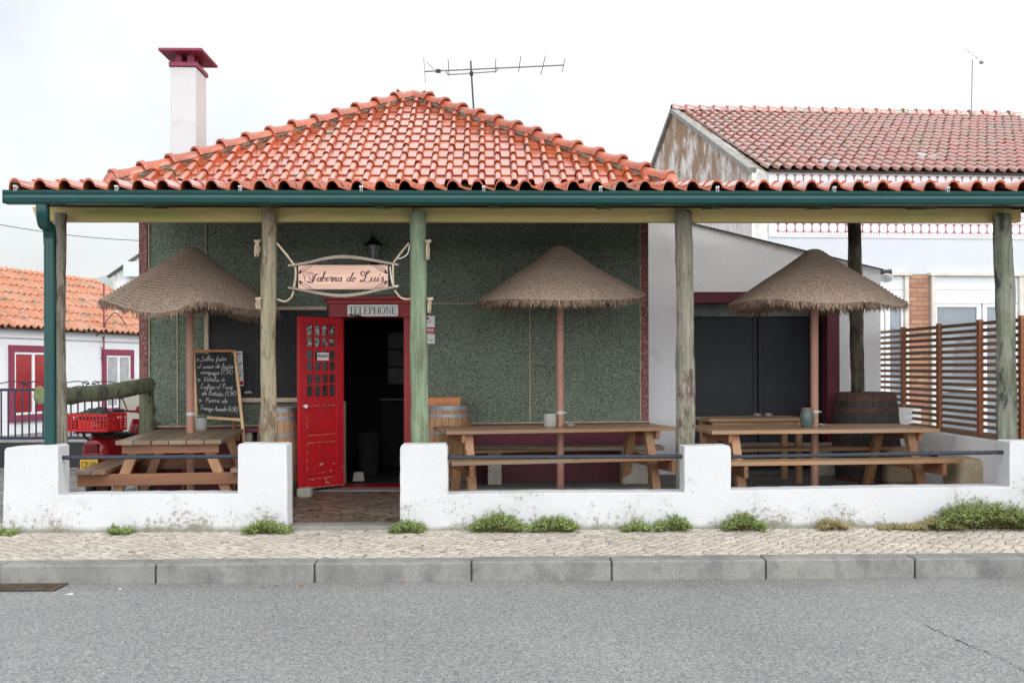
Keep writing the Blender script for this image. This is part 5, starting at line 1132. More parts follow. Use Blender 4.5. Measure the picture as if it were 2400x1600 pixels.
# ================================================================ WEEDS
def _leaf(name, a, b):
    t = NT(name); c = t.mix(t.tone(), a, b); c = t.val(c, t.rng(t.noise(9, 3), .3, .7, .8, 1.2)); t.fin(c, .6, .3); t.b.inputs['Transmission Weight'].default_value = 0
    t.b.inputs['Subsurface Weight'].default_value = 0; return t.m
MT['leaf'] = _leaf('weed_leaf', (0.065, 0.12, 0.028), (0.29, 0.36, 0.12)); MT['leaf_dry'] = _leaf('drying_weed_leaf', (0.19, 0.21, 0.075), (0.40, 0.30, 0.16))
MT['stem'] = plain('reddish_weed_stem', (0.16, 0.09, 0.04), .8, var=.3)
def weed(px, pyb, wpx, hpx, label, n, mat='leaf', seed=0, Yd=9.12, dep=.13):
    rnd = random.Random(seed); c = P(px, pyb, Yd); c.z = .136; k = Yd / 2400; w = wpx * k / 2; h = hpx * k * .84
    t = thing('weed', c, label, 'weed', 'weeds growing along the foot of the low wall'); ms = MB(); ml = MB(); nce = max(2, int(wpx / 22)); centres = [-1 + 2 * (q_ + .5) / nce + rnd.uniform(-.12, .12) for q_ in range(nce)]
    for i in range(n):
        cc = rnd.choice(centres); bx = cc * w * .92 + rnd.uniform(-.03, .03); by = rnd.uniform(-.02, .05)
        f = max(.25, 1 - (abs(bx) / w) ** 2) * rnd.uniform(.55, 1.0); ang = rnd.uniform(-1.2, 1.2); tip = V((bx + math.sin(ang) * w * .28 + rnd.uniform(-.03, .03), by - rnd.uniform(-.3, 1) * dep, h * f * math.cos(ang) ** .6 * (1.0 if rnd.random() < .88 else rnd.uniform(1.1, 1.5))))
        tip.x *= rnd.uniform(.95, 1.2)
        if tip.x > w: tip.x = w * rnd.uniform(.9, 1.12)
        if tip.x < -w: tip.x = -w
        b = V((bx, by, 0)); mid = (b + tip) / 2 + V((0, -.01, h * .12)); pts = cat([b, mid, tip], 3); ms.tube(pts, .0014, 4, cap=False)
        for j, p in enumerate(pts[1:]):
            for _ in range(4):
                s = rnd.uniform(.007, .016); a1 = rnd.uniform(0, 6.28); el = rnd.uniform(-.3, 1.1); d = V((math.cos(a1) * math.cos(el), math.sin(a1) * math.cos(el), math.sin(el))); sd_ = d.orthogonal().normalized() * s * .38; q = p + V([rnd.uniform(-.012, .012) for _ in range(3)])
                if q.z < .003: q.z = .004
                tn = rnd.random(); ml.raw([q, q + d * s * .5 + sd_, q + d * s * 1.2, q + d * s * .5 - sd_], [(0, 1, 2, 3)], tn)
    ms.build('stems', MT['stem'], t, local=True, fixn=False); ml.build('leaves', MT[mat], t, local=True, fixn=False); return t
weed(14, 1262, 46, 20, 'small green weed at the far left corner of the low wall', 60, seed=1)
weed(281, 1248, 56, 24, 'little yellow-green weed at the foot of the left low wall', 80, seed=2)
weed(628, 1248, 108, 38, 'low green weed at the pier left of the entrance gap', 220, seed=3)
weed(957, 1245, 84, 38, 'green tuft at the pier right of the entrance gap', 200, seed=4)
weed(1165, 1249, 128, 54, 'bushy green weed below the left end of the long wall, larger of the neighbouring pair', 420, seed=5)
weed(1298, 1247, 118, 44, 'spreading green weed right beside the bushiest wall weed', 320, seed=6)
weed(1492, 1246, 70, 26, 'low weed just left of the round tuft under the middle pier', 120, seed=7)
weed(1577, 1250, 84, 44, 'round green tuft under the middle pier of the long wall', 240, seed=8)
weed(1742, 1248, 96, 50, 'fine feathery green tuft right of the middle pier', 300, seed=9)
weed(1950, 1245, 74, 34, 'half dry brownish weed below the right stretch of the wall', 120, 'leaf_dry', 10)
weed(2110, 1245, 110, 18, 'flat brown dry weed strip left of the big weed bush', 120, 'leaf_dry', 11)
weed(2305, 1262, 262, 84, 'largest green weed bush, spreading at the right edge of the wall', 1300, seed=12, dep=.26)
weed(2190, 1255, 110, 34, 'drying low edge of weed left of the large bush', 220, 'leaf_dry', seed=13, dep=.18)
# ================================================================ LEFT: neighbour house, gate, logs, scooter
A = (X(0, 23.0), 23.0); B = (X(327, 28.2), 28.2); A3, B3 = V((*A, 0)), V((*B, 0)); hd = (B3 - A3).normalized(); hn = V((-hd.y, hd.x, 0))   # hn points away from the street side
def HP(px, py): return PL(px, py, A, B)
eL = A3 - hd * 5; eR = B3 + hd * 2.2; ze = (HP(0, 772).z + HP(327, 790).z) / 2; LH = thing('neighbour_house', ((eL.x + eR.x) / 2, (eL.y + eR.y) / 2, .1), 'white single-storey house with faded orange tiled roof and maroon framed windows, left behind the porch', 'house')
m = MB(); m.tone = .5; dep = 6.0; m.hexa([eL, eR, eR + hn * dep, eL + hn * dep] + [q + V((0, 0, ze)) for q in (eL, eR, eR + hn * dep, eL + hn * dep)]); m.build('wall', MT['plaster_house2'], LH)
m = MB(); m.tone = .5
def strip(z0, z1, o):
    q = [eL - hn * o, eR - hn * o, eR - hn * .002, eL - hn * .002]; m.hexa([a + V((0, 0, z0)) for a in q] + [a + V((0, 0, z1)) for a in q])
strip(ze - .16, ze - .03, .05); strip(ze - .0299, ze + .02, .10); m.build('cornice', MT['plaster_house2'], LH, bevel=.01)
# roof; the near end runs out of the picture, the far end stops at the gable
rgz = ze + 1.62; rrun = 2.9; base_l = eL - hn * .22 + V((0, 0, ze + .0)); upv = (hn * (rrun + .22) + V((0, 0, 1.70))).normalized(); SLn = math.hypot(rrun + .22, 1.70)
rp = HP(276, 640); Lr = (eR - eL).length
# where the ridge should stop (photo x = 276)
best = None
for i in range(200):
    s = Lr * i / 200; q = eL + hd * s + hn * rrun; pxx = 1146 + 2400 * q.x / q.y
    if best is None or abs(pxx - 276) < best[0]: best = (abs(pxx - 276), s)
rs = best[1]
m = MB(); m.tone = .5; q = [eL - hn * .2 + V((0, 0, ze + .02)), eL + hd * (rs + .1) - hn * .2 + V((0, 0, ze + .02)), eL + hd * (rs) + hn * rrun + V((0, 0, rgz)), eL + hn * rrun + V((0, 0, rgz))]
eRr = eL + hd * min(Lr, rs + 3.0)
m.poly([q[0], eRr - hn * .2 + V((0, 0, ze + .02)), q[2], q[3]]); bb = hn * dep; m.poly([q[3], q[2], eRr + bb + V((0, 0, ze + .02)), eL + bb + V((0, 0, ze + .02))]); m.poly([eRr - hn * .2 + V((0, 0, ze)), eRr + bb + V((0, 0, ze)), q[2]])
rf = m.build('roof', MT['mortar'], LH)
m = MB(); wv = .235
hipd = (q[2] - (eRr - hn * .2 + V((0, 0, ze + .02)))); ncl = hipd.cross(V((0, 0, 1))); ncl = ncl if ncl.dot(hd) > 0 else -ncl
tiles(m, base_l + V((0, 0, .04)), hd, upv, wv, .07, SLn / 7.5, int(Lr / wv) + 2, 8, PROF_S, 0, [(eRr - hn * .2, ncl), (q[3] + V((0, 0, .0)), hn)], rag=.012, step=.03)
m.build('roof_tiles', MT['tile_far'], rf, smooth=True)
m = MB(); m.tone = None; caps(m, q[3] + V((0, 0, .03)), q[2] + V((0, 0, .03)), .11, int(rs / .5), flare=1.3); m.build('ridge_tiles', MT['tile_far'], rf, smooth=True)
def hwin(x0, x1, y0, y1, curtain, lab):
    a, b = HP(x0, y0), HP(x1, y0); bt = HP(x0, y1); zt_, zb_2 = a.z, bt.z; W_ = (V((b.x, b.y, 0)) - V((a.x, a.y, 0))).length; o_ = V((a.x, a.y, 0))
    def bx(mb, u0, u1, z0, z1, d0, d1):
        c = [o_ + hd * u0 - hn * d1, o_ + hd * u1 - hn * d1, o_ + hd * u1 - hn * d0, o_ + hd * u0 - hn * d0]; mb.hexa([k + V((0, 0, z0)) for k in c] + [k + V((0, 0, z1)) for k in c], .5)
    fw = .155; m = MB(); bx(m, 0, fw, zb_2, zt_, .002, .05); bx(m, W_ - fw, W_, zb_2, zt_, .002, .05); bx(m, fw, W_ - fw, zt_ - fw, zt_, .002, .049); bx(m, fw, W_ - fw, zb_2, zb_2 + fw, .002, .07)
    w = m.build('window', MT['maroon2'], LH, bevel=.005); tag(w, lab)
    m = MB(); i0, i1, z0, z1 = fw + .002, W_ - fw - .002, zb_2 + fw + .002, zt_ - fw - .002; f2 = .05
    bx(m, i0, i0 + f2, z0, z1, .005, .035); bx(m, i1 - f2, i1, z0, z1, .005, .035); bx(m, i0 + f2, i1 - f2, z1 - f2, z1, .005, .034); bx(m, i0 + f2, i1 - f2, z0, z0 + f2, .005, .034); mid = (i0 + i1) / 2; bx(m, mid - .04, mid + .04, z0 + f2, z1 - f2, .005, .038); m.build('sash_frame', MT['white'], w)
    m = MB(); bx(m, i0 + f2, i1 - f2, z0 + f2, z1 - f2, .004, .012); m.build('pane', MT[curtain], w)
MT['redcurtain'] = plain('red_curtain_glass', (0.30, 0.010, 0.014), .12, var=.3, sc=2, bs=.02); MT['lace'] = plain('lace_curtain_glass', (0.36, 0.37, 0.39), .15, var=.2, sc=6, bs=.02)
hwin(19, 128, 808, 990, 'redcurtain', 'window with red curtain'); hwin(238, 311, 818, 971, 'lace', 'window with lace curtain')
# wire mast on the house
a_ = HP(237, 705); b_ = HP(237, 842); ms_ = thing('wire_bracket_mast', b_ - hn * .08, 'thin red wire mast with side arms fixed to the white neighbour house', 'mast')
m = MB(); m.tube([a_ - hn * .08 + V((0, 0, .45)), b_ - hn * .08], .022, 6)
for py in (815, 839): p = HP(237, py) - hn * .08; m.tube([p, p - hd * .0 + V((-.34, .0, .0))], .014, 5)
m.build('pole', MT['maroon2'], ms_); m = MB(); q = HP(217, 787) - hn * .1; m.tube(cat([q, HP(232, 775) - hn * .12, HP(240, 752) - hn * .12, HP(262, 733) - hn * .12, HP(290, 765) - hn * .1], 6), .013, 5); m.build('cable', MT['ink'], ms_)
m = MB(); p = HP(264, 731) - hn * .12; m.tube([p, p + V((0, 0, .13))], [.05, .035], 8); m.build('insulator', MT['white'], ms_)
# far gable + sheet beyond
FY = 34; gp = [P(266, 640, FY), P(340, 588, FY)]; FG = thing('far_gable_house', (gp[1].x, FY, .1), 'sliver of a stained white gable with dark verge between the orange roof and the tavern', 'house')
m = MB(); m.tone = .5; dx_ = gp[1] - gp[0]; m.prism([(gp[0].x, FY, .1), (gp[1].x + 3, FY, .1), (gp[1].x + 3, FY, gp[1].z + 3 * dx_.z / dx_.x), (gp[0].x, FY, gp[0].z)], (0, 6, 0)); m.build('wall', MT['stain'], FG)
m = MB(); e = gp[0] - dx_.normalized() * .2; f = gp[1] + dx_.normalized() * 3; m.bar(e + V((0, -.05, -.02)), f + V((0, -.05, -.02)), .16, .07); m.build('roof_verge', MT['dim'], FG)
m = MB(); c0_, c1_ = P(290, 648, FY - .2), P(345, 613, FY - .2); m.box(c0_.x, c1_.x, FY - .25, FY - .15, c0_.z, c1_.z); MT['zinc'] = plain('zinc_sheet', (0.55, 0.60, 0.62), .5, var=.06); m.build('metal_sheet', MT['zinc'], FG)
# iron gate
GYY = 15.0; gtz, gbz = Z(913, GYY, 100), Z(1026, GYY, 100); gx0_, gx1_ = X(-120, GYY), X(284, GYY); MT['iron'] = plain('dark_blue_iron', (0.010, 0.016, 0.045), .4, var=.15)
IG = thing('iron_gate', ((gx0_ + gx1_) / 2, GYY, .1), 'dark blue iron gate with upright bars, scrolls and solid black lower panel', 'gate')
m = MB(); m.box(gx0_, gx1_, GYY - .015, GYY + .015, gtz - .02, gtz + .02); m.box(gx0_, gx1_, GYY - .015, GYY + .015, gbz - .02, gbz + .02); m.build('rails', MT['iron'], IG)
m = MB(); x = gx0_ + .05
while x < gx1_: m.box(x - .009, x + .009, GYY - .009, GYY + .009, gbz + .021, gtz - .021); x += .1
m.build('bars', MT['iron'], IG)
m = MB(); m.box(gx0_, gx1_, GYY - .02, GYY + .02, .16, Z(1036, GYY, 100)); m.build('lower_panel', MT['black'], IG)
def spiral(cx, cz, r, s, n=18): return [V((cx + s * r * (1 - i / n * .8) * math.cos(i / n * 8), GYY, cz + r * (1 - i / n * .8) * math.sin(i / n * 8))) for i in range(n)]
m = MB(); 
for cxp, s in ((52, 1), (66, -1), (200, 1), (225, -1)):
    c = V((X(cxp, GYY), 0, gtz + .075)); m.tube(spiral(c.x, c.z, .055, s), .008, 5, cap=False); m.tube(cat([V((c.x + s * .055, GYY, c.z)), V((c.x - s * .15, GYY, c.z + .045)), V((c.x - s * .62, GYY, gtz + .02))], 6), .008, 5)
m.build('scrolls', MT['iron'], IG)
m = MB(); m.box(X(284, 14.9), X(332, 14.9), 14.85, 15.2, .1, Z(888, 14.9, 300)); gp_ = m.build('gate_pier', MT['block'], bevel=.02); tag(gp_, 'pale rough concrete gate pier between the iron gate and the tavern corner', 'pier')
# power cable
m = MB(); a, b = P(-60, 516, 13.5), P(380, 566, 16); m.tube([a.lerp(b, i / 20) - V((0, 0, .06 * math.sin(math.pi * i / 20))) for i in range(21)], .005, 5); tag(m.build('overhead_cable', MT['ink']), 'thin dark overhead cable crossing the sky left of the tavern', 'cable')
# log barrier
LB = thing('log_barrier', (X(343, 11.75), 11.75, .1), 'green treated log barrier: thick horizontal log on an upright by the tavern corner', 'barrier')
a, b = P(94, 922, 10.15), P(350, 901, 11.6); n = 16; m = MB(); m.tone = .5; dirn = (b - a).normalized()
m.tube([a.lerp(b, i / n) + V((0, 0, -.045 * math.sin(math.pi * (i / n)) - .02 * (i / n < .3))) for i in range(n + 1)], [.086 * (1 + .03 * math.sin(i * 1.7)) for i in range(n + 1)], 18, wob=.06); lg = m.build('horizontal_log', MT['log'], LB, smooth=True)
m = MB(); m.tone = .5; m.tube([a - dirn * .004 + V((0, 0, 0)), a + dirn * .0], .078, 18); m.build('sawn_end', MT['log_end'], lg)
m = MB(); m.tone = .5; p = P(345, 905, 11.72); m.tube([(p.x - .01 + .008 * math.sin(i), 11.72, .1 + (p.z - .0 - .1) * i / 10) for i in range(11)], [.088 - .002 * i / 2 for i in range(11)], 18, wob=.08); m.build('upright_log', MT['log'], LB, smooth=True)
for q in (157, 240): pass
# grass patch near the scooter
GRS = MB(); rnd = random.Random(5)
MT['grass'] = _leaf('short_grass', (0.06, 0.085, 0.025), (0.17, 0.19, 0.08))
for _ in range(5200):
    x = rnd.uniform(X(150, 10.5) - .1, X(345, 12)); y = rnd.uniform(10.3, 13.6)
    if rnd.random() > .45 + .8 * mnoise.noise(V((x * 2, y * 2, 0))): continue
    h = rnd.uniform(.02, .07); a = rnd.uniform(0, 6.28); d = V((math.cos(a), math.sin(a), 0)); b0 = V((x, y, .1)); GRS.poly([b0 - d * .004, b0 + d * .004, b0 + V((rnd.uniform(-.03, .03), rnd.uniform(-.03, .03), h))])
g = GRS.build('grass', MT['grass'], fixn=False); g['kind'] = 'stuff'
# scooter
MT['scoot'] = plain('red_scooter_paint', (0.20, 0.006, 0.011), .18, var=.06, bs=0); MT['rubber'] = plain('black_rubber', (0.012, 0.012, 0.013), .7, var=.2); MT['chrome'] = plain('dull_chrome', (0.4, 0.4, 0.4), .25, metal=.9, var=.1); MT['taill'] = plain('dark_red_lens', (0.10, 0.004, 0.006), .12, var=.1); MT['plateY'] = plain('yellow_plate', (0.50, 0.30, 0.015), .4, var=.05)
sx0 = X(247, 11.2, 1070); SK = thing('scooter', (sx0, 11.5, .1), 'red motor scooter seen from behind beside the log barrier, crate on its rack', 'scooter', rz=R(-8))
def loft(mb, secs, K=20, t=.5):     # secs: (y, cx, cz, halfwidth, halfheight, squareness)
    vs = []
    for (y, cx_, cz_, hw, hh, sq) in secs:
        for k in range(K):
            a = 2 * math.pi * k / K; c, s = math.cos(a), math.sin(a); e = 2 / sq; vs.append((cx_ + hw * math.copysign(abs(c) ** e, c), y, cz_ + hh * math.copysign(abs(s) ** e, s)))
    n = len(secs); mb.raw(vs, [(i * K + k, i * K + (k + 1) % K, (i + 1) * K + (k + 1) % K, (i + 1) * K + k) for i in range(n - 1) for k in range(K)] + [tuple(range(K)), tuple(range((n - 1) * K, n * K))], t)
m = MB(); loft(m, [(-.50, 0, .57, .06, .08, 2.4), (-.48, 0, .57, .12, .16, 2.6), (-.40, 0, .56, .16, .20, 2.6), (-.2, 0, .55, .175, .24, 2.5), (.1, 0, .52, .165, .24, 2.5), (.30, 0, .42, .13, .16, 2.5), (.36, 0, .36, .10, .08, 2.5)]); body = m.build('rear_body', MT['scoot'], SK, local=True, smooth=True)
for s in (-1, 1): m = MB(); loft(m, [(-.42, s * .15, .42, .03, .06, 2.2), (-.34, s * .17, .42, .07, .13, 2.3), (-.1, s * .18, .42, .085, .16, 2.3), (.12, s * .17, .40, .06, .13, 2.3), (.2, s * .16, .38, .02, .05, 2.2)]); m.build('side_cowl', MT['scoot'], body, local=True, smooth=True)
m = MB(); m.box(-.08, .08, -.525, -.485, .60, .70); m.build('tail_light', MT['taill'], SK, local=True, bevel=.012)
m = MB(); m.box(-.10, .10, -.56, -.555, .42, .535); pl_ = m.build('number_plate', MT['plateY'], SK, local=True, bevel=.003)
m = MB(); m.box(-.085, .085, -.553, -.44, .50, .54); m.build('plate_bracket', MT['rubber'], SK, local=True)
M_ = ROOTM[SK.name]; R_ = M_.to_3x3(); btext('CF·00', 'plate_number', MT['ink'], pl_, M_ @ V((-.085, -.5615, .45)), R_ @ V((1, 0, 0)), (0, 0, 1), .06, .17)
for y, nm in ((-.36, 'rear_wheel'), (.86, 'front_wheel')):
    m = MB(); m.tone = .5; KK = 28; rw_ = .175; vs = []
    for i in range(KK):
        a = 2 * math.pi * i / KK
        for k in range(10): b = 2 * math.pi * k / 10; r = rw_ + .05 * math.cos(b); vs.append((.048 * math.sin(b), y + r * math.cos(a), .225 + r * math.sin(a)))
    m.raw(vs, [(i * 10 + k, i * 10 + (k + 1) % 10, ((i + 1) % KK) * 10 + (k + 1) % 10, ((i + 1) % KK) * 10 + k) for i in range(KK) for k in range(10)], .5); w = m.build(nm, MT['rubber'], SK, local=True, smooth=True)
    m = MB(); m.tube([(-.04, y, .225), (.04, y, .225)], .13, 20); m.build('rim', MT['chrome'], w, local=True)
m = MB(); loft(m, [(-.34, 0, .755, .08, .02, 3), (-.28, 0, .765, .13, .04, 3), (.0, 0, .75, .14, .045, 3), (.25, 0, .74, .10, .04, 3), (.32, 0, .73, .04, .02, 3)]); m.build('saddle', MT['rubber'], SK, local=True, smooth=True)
m = MB()
for s in (-.1, .1): m.tube(cat([(s, -.2, .70), (s, -.42, .74), (s, -.50, .80)], 4), .011, 6)
for y in (-.22, -.36, -.52): m.tube([(-.16, y, .815), (.16, y, .815)], .010, 6)
for s in (-.16, .16): m.tube([(s, -.56, .815), (s, -.15, .815)], .010, 6)
m.build('luggage_rack', MT['rubber'], SK, local=True)
m = MB(); loft(m, [(.36, 0, .30, .17, .02, 3), (.60, 0, .30, .16, .02, 3)]); m.build('footboard', MT['scoot'], SK, local=True)
m = MB(); vs = []
for i in range(9):
    f = i / 8; 
    for k in range(11): u = k / 10 * 2 - 1; ww = .20 * (1 - .35 * f ** 2); vs.append((u * ww, .62 + .12 * f - .10 * u * u, .28 + .62 * f))
m.raw(vs, [(i * 11 + k, i * 11 + k + 1, (i + 1) * 11 + k + 1, (i + 1) * 11 + k) for i in range(8) for k in range(10)], .5); m.build('leg_shield', MT['scoot'], SK, local=True, smooth=True, solid=.012)
m = MB(); loft(m, [(.66, 0, 1.0, .05, .05, 2.4), (.70, 0, 1.01, .12, .06, 2.4), (.80, 0, 1.02, .10, .06, 2.4), (.84, 0, 1.02, .05, .04, 2.4)]); m.tube([(-.26, .60, 1.0), (0, .73, .98), (.22, .84, 1.0)], .014, 8); m.tube([(0, .72, .98), (0, .88, .25)], .03, 8); hb_ = m.build('handlebar', MT['scoot'], SK, local=True, smooth=True)
for a, b in (((-.33, .575, 1.003), (-.22, .62, 1.0)), ((.27, .865, 1.003), (.18, .82, 1.0))):
    m = MB(); m.tube([a, b], .02, 8); a = V(a); b = V(b); m.tube(cat([b + V((0, -.03, -.02)), (a + b) / 2 + V((0, -.06, -.05)), a + V((0, -.05, -.04))], 4), .006, 5); m.build('grip', MT['rubber'], hb_, local=True)
m = MB(); m.tube(cat([(-.19, .64, 1.0), (-.22, .63, 1.09), (-.25, .62, 1.15)], 4), .007, 5); mi_ = m.build('mirror', MT['rubber'], hb_, local=True); m = MB(); m.tube([(-.27, .605, 1.19), (-.27, .63, 1.19)], .062, 18); m.build('mirror_glass', MT['dim'], mi_, local=True)
# crate
MT['crate'] = plain('red_plastic_crate', (0.52, 0.012, 0.016), .4, var=.06)
ccx = X(219, 11.05, 1000); CR = thing('plastic_crate', (ccx, 11.12, .1 + .827), 'red perforated plastic crate strapped on the rack of the scooter', 'crate', rz=R(-12)); cw, cdp, chh = .25, .18, .19
def lattice(mb, p0, u, L, z0, z1, n):
    u = V(u); q = V((-u.y, u.x, 0)) * .006; z = V((0, 0, 1))
    def bb(s0, s1, a, b): c = [V(p0) + u * s0 - q, V(p0) + u * s1 - q, V(p0) + u * s1 + q, V(p0) + u * s0 + q]; mb.hexa([k + z * a for k in c] + [k + z * b for k in c], .5)
    bb(0, L, z0, z0 + .018); bb(0, L, z1 - .03, z1); bb(0, L, z0 + (z1 - z0) * .60, z0 + (z1 - z0) * .66)
    for i in range(n + 1): s = L * i / n; bb(max(0, s - .006), min(L, s + .006), z0, z1)
    for i in range(1, 4): zz = z0 + (z1 - z0) * .6 * i / 4; bb(0, L, zz - .005, zz + .003)
    bb(L * .34, L * .66, z0 + .02, z0 + (z1 - z0) * .62)
for p0, u, L, n in (((-cw, -cdp, 0), (1, 0, 0), 2 * cw, 12), ((-cw, cdp, 0), (1, 0, 0), 2 * cw, 12), ((-cw, -cdp, 0), (0, 1, 0), 2 * cdp, 8), ((cw, -cdp, 0), (0, 1, 0), 2 * cdp, 8)):
    m = MB(); lattice(m, p0, u, L, .001, chh, n); m.build('side', MT['crate'], CR, local=True)
m = MB(); m.box(-cw + .01, cw - .01, -cdp + .01, cdp - .01, .002, .012); m.build('bottom', MT['crate'], CR, local=True)
MT['cloth'] = plain('dark_olive_cloth', (0.055, 0.06, 0.05), .9, var=.5, sc=25, bs=.6)
m = MB(); rnd = random.Random(2); G0 = V((ccx, 11.12, .1 + .827 + .10))
NU, NV = 26, 16; vs = []
for j in range(NV + 1):
    for i in range(NU + 1):
        u, v_ = i / NU * 2 - 1, j / NV * 2 - 1; h = .13 * (1 - abs(u) ** 3) * (1 - abs(v_) ** 3) + .05 * mnoise.noise(V((u * 3.2, v_ * 3, 4))) + .03 * mnoise.noise(V((u * 9, v_ * 8, 1)))
        vs.append(G0 + V((u * .20, v_ * .14, h)))
m.raw(vs, [(j * (NU + 1) + i, j * (NU + 1) + i + 1, (j + 1) * (NU + 1) + i + 1, (j + 1) * (NU + 1) + i) for j in range(NV) for i in range(NU)], .5); tag(m.build('crumpled_cloth', MT['cloth'], smooth=True, solid=.01), 'crumpled dark olive cloth heaped in the red crate', 'cloth')

# ================================================================ RIGHT: slatted fence, back wall, tiled house
FX = 5.1
def FYv(px): return FX * 2400 / (px - 1146)
MT['fence'] = wood('brown_fence_slat', (0.19, 0.105, 0.06), (0.28, 0.165, 0.10), 'Y', rough=.55, tv=.2, knots=False); MT['fence_p'] = wood('red_brown_fence_post', (0.25, 0.085, 0.038), (0.33, 0.13, 0.065), 'Z', rough=.5, tv=.15, knots=False)
SF = thing('slatted_fence', (FX, 11.5, .1), 'brown horizontal slat fence with reddish posts running back along the right side', 'fence')
ya, yb_ = 9.3, 13.6; zt_f = Z(777, 13.45, 2056); zb_f = .92; ns = 17; sp = (zt_f - zb_f) / (ns - 1)
for i in range(ns):
    z = zt_f - i * sp; m = MB(); m.box(FX - .011, FX + .011, ya, yb_, z - .037, z); m.build('slat', MT['fence'], SF, bevel=.002)
m = MB(); m.box(FX - .05, FX - .0125, ya, FYv(2090), .87, .91); m.build('bottom_rail', MT['fence'], SF)
for q in (2056, 2134, 2220, 2318, 2420): y = FYv(q); m = MB(); m.box(FX - .062, FX - .014, y - .03, y + .03, .1, zt_f + .02); m.build('post', MT['fence_p'], SF, bevel=.003)
m = MB(); m.tone = .5; m.box(FX - .10, FX + .10, 9.5, 12.2, .05, .865); m.box(FX - .35, FX + .10, 12.2, 12.5, .05, 1.10); m.box(ax1 + .0, FX + .1, 13.55, 13.75, .05, 1.10); m.box(FX - .08, FX + .1, 12.501, 13.549, .05, 1.095); tag(m.build('boundary_wall', MT['plaster_annex'], bevel=.015), 'low white boundary wall with a higher step under the slatted fence', 'wall')
# house
HR = R(3.6); hu = V((math.cos(HR), math.sin(HR), 0)); hv = V((-math.sin(HR), math.cos(HR), 0)); H0 = V((X(1800, 19.0), 19.0, 0))
RH = thing('tiled_house', H0 + V((0, 0, .1)), 'large white house on the right with long weathered tile roof and maroon patterned tile frieze', 'house', rz=HR)
eh = Z(413, 19, 1900); rh = Z(256, 25, 1600) - .15; HL = 16.0; RD = 6.0; zh = eh - .02
m = MB(); m.tone = .5; m.box(.002, HL, .0, .3, 0, zh); m.build('front_wall', MT['plaster_house'], RH, local=True)
m = MB(); m.tone = .5; m.prism([(-.0, 0, 0), (-.0, 2 * RD, 0), (0, 2 * RD, zh + .1), (0, RD, rh - .02), (0, 0, zh + .0)], (.30, 0, 0)); 
for i in range(len(m.v)): m.v[i].x -= .30
m.build('gable_wall', MT['stain'], RH, local=True)
MT['block_grey'] = _conc('grey_coping', (0.26, 0.255, 0.235), (0.36, 0.35, 0.33), .5); m = MB(); m.tone = .5
p0, p1, p2 = V((-.30, -.02, zh + .02)), V((-.30, RD, rh)), V((-.30, 2 * RD, zh + .12))
for a, b in ((p0, p1), (p1, p2)): m.bar(a, b, .17, .10)
m.build('gable_coping', MT['block_grey'], RH, local=True)
m = MB(); m.tone = .5; m.poly([(0, -.15, zh + .0), (HL, -.15, zh), (HL, RD, rh - .05), (0, RD, rh - .05)]); m.poly([(0, 2 * RD + .15, zh), (HL, 2 * RD + .15, zh), (HL, RD, rh - .05), (0, RD, rh - .05)]); m.poly([(0, -.15, zh - .001), (HL, -.15, zh - .001), (HL, 2 * RD + .15, zh - .001), (0, 2 * RD + .15, zh - .001)]); rr2 = m.build('roof', MT['mortar'], RH, local=True)
upr = V((0, RD + .2, rh - zh)).normalized(); SL2 = math.hypot(RD + .2, rh - zh); m = MB()
tiles(m, (-.05, -.2, zh + .0), (1, 0, 0), upr, .208, .07, SL2 / 17, int(8.6 / .208), 17, PROF_S, 0, thick=.012, rag=.010, step=.025)
for k in range(len(m.t)): pass
m.build('roof_tiles', MT['tile_old'], rr2, local=True, smooth=True)
MT['tile_pale'] = plain('pale_replacement_tile', (0.55, 0.57, 0.58), .5, var=.1)
for (c_, r_) in ((6, 1), (7, 1), (17, 3), (18, 3)):
    m = MB(); tiles(m, V((-.05, -.2, zh + .004)) + upr * (r_ * SL2 / 17), (1, 0, 0), upr, .208, .072, SL2 / 17 * .8, 1, 1, PROF_S, c_, rag=.001, step=.026); m.build('pale_tile', MT['tile_pale'], rr2, local=True, smooth=True)
m = MB(); caps(m, (-.35, RD, rh + .0), (8.6, RD, rh + .0), .13, 26, flare=1.18); m.build('ridge_tiles', MT['tile_old'], rr2, local=True, smooth=True)
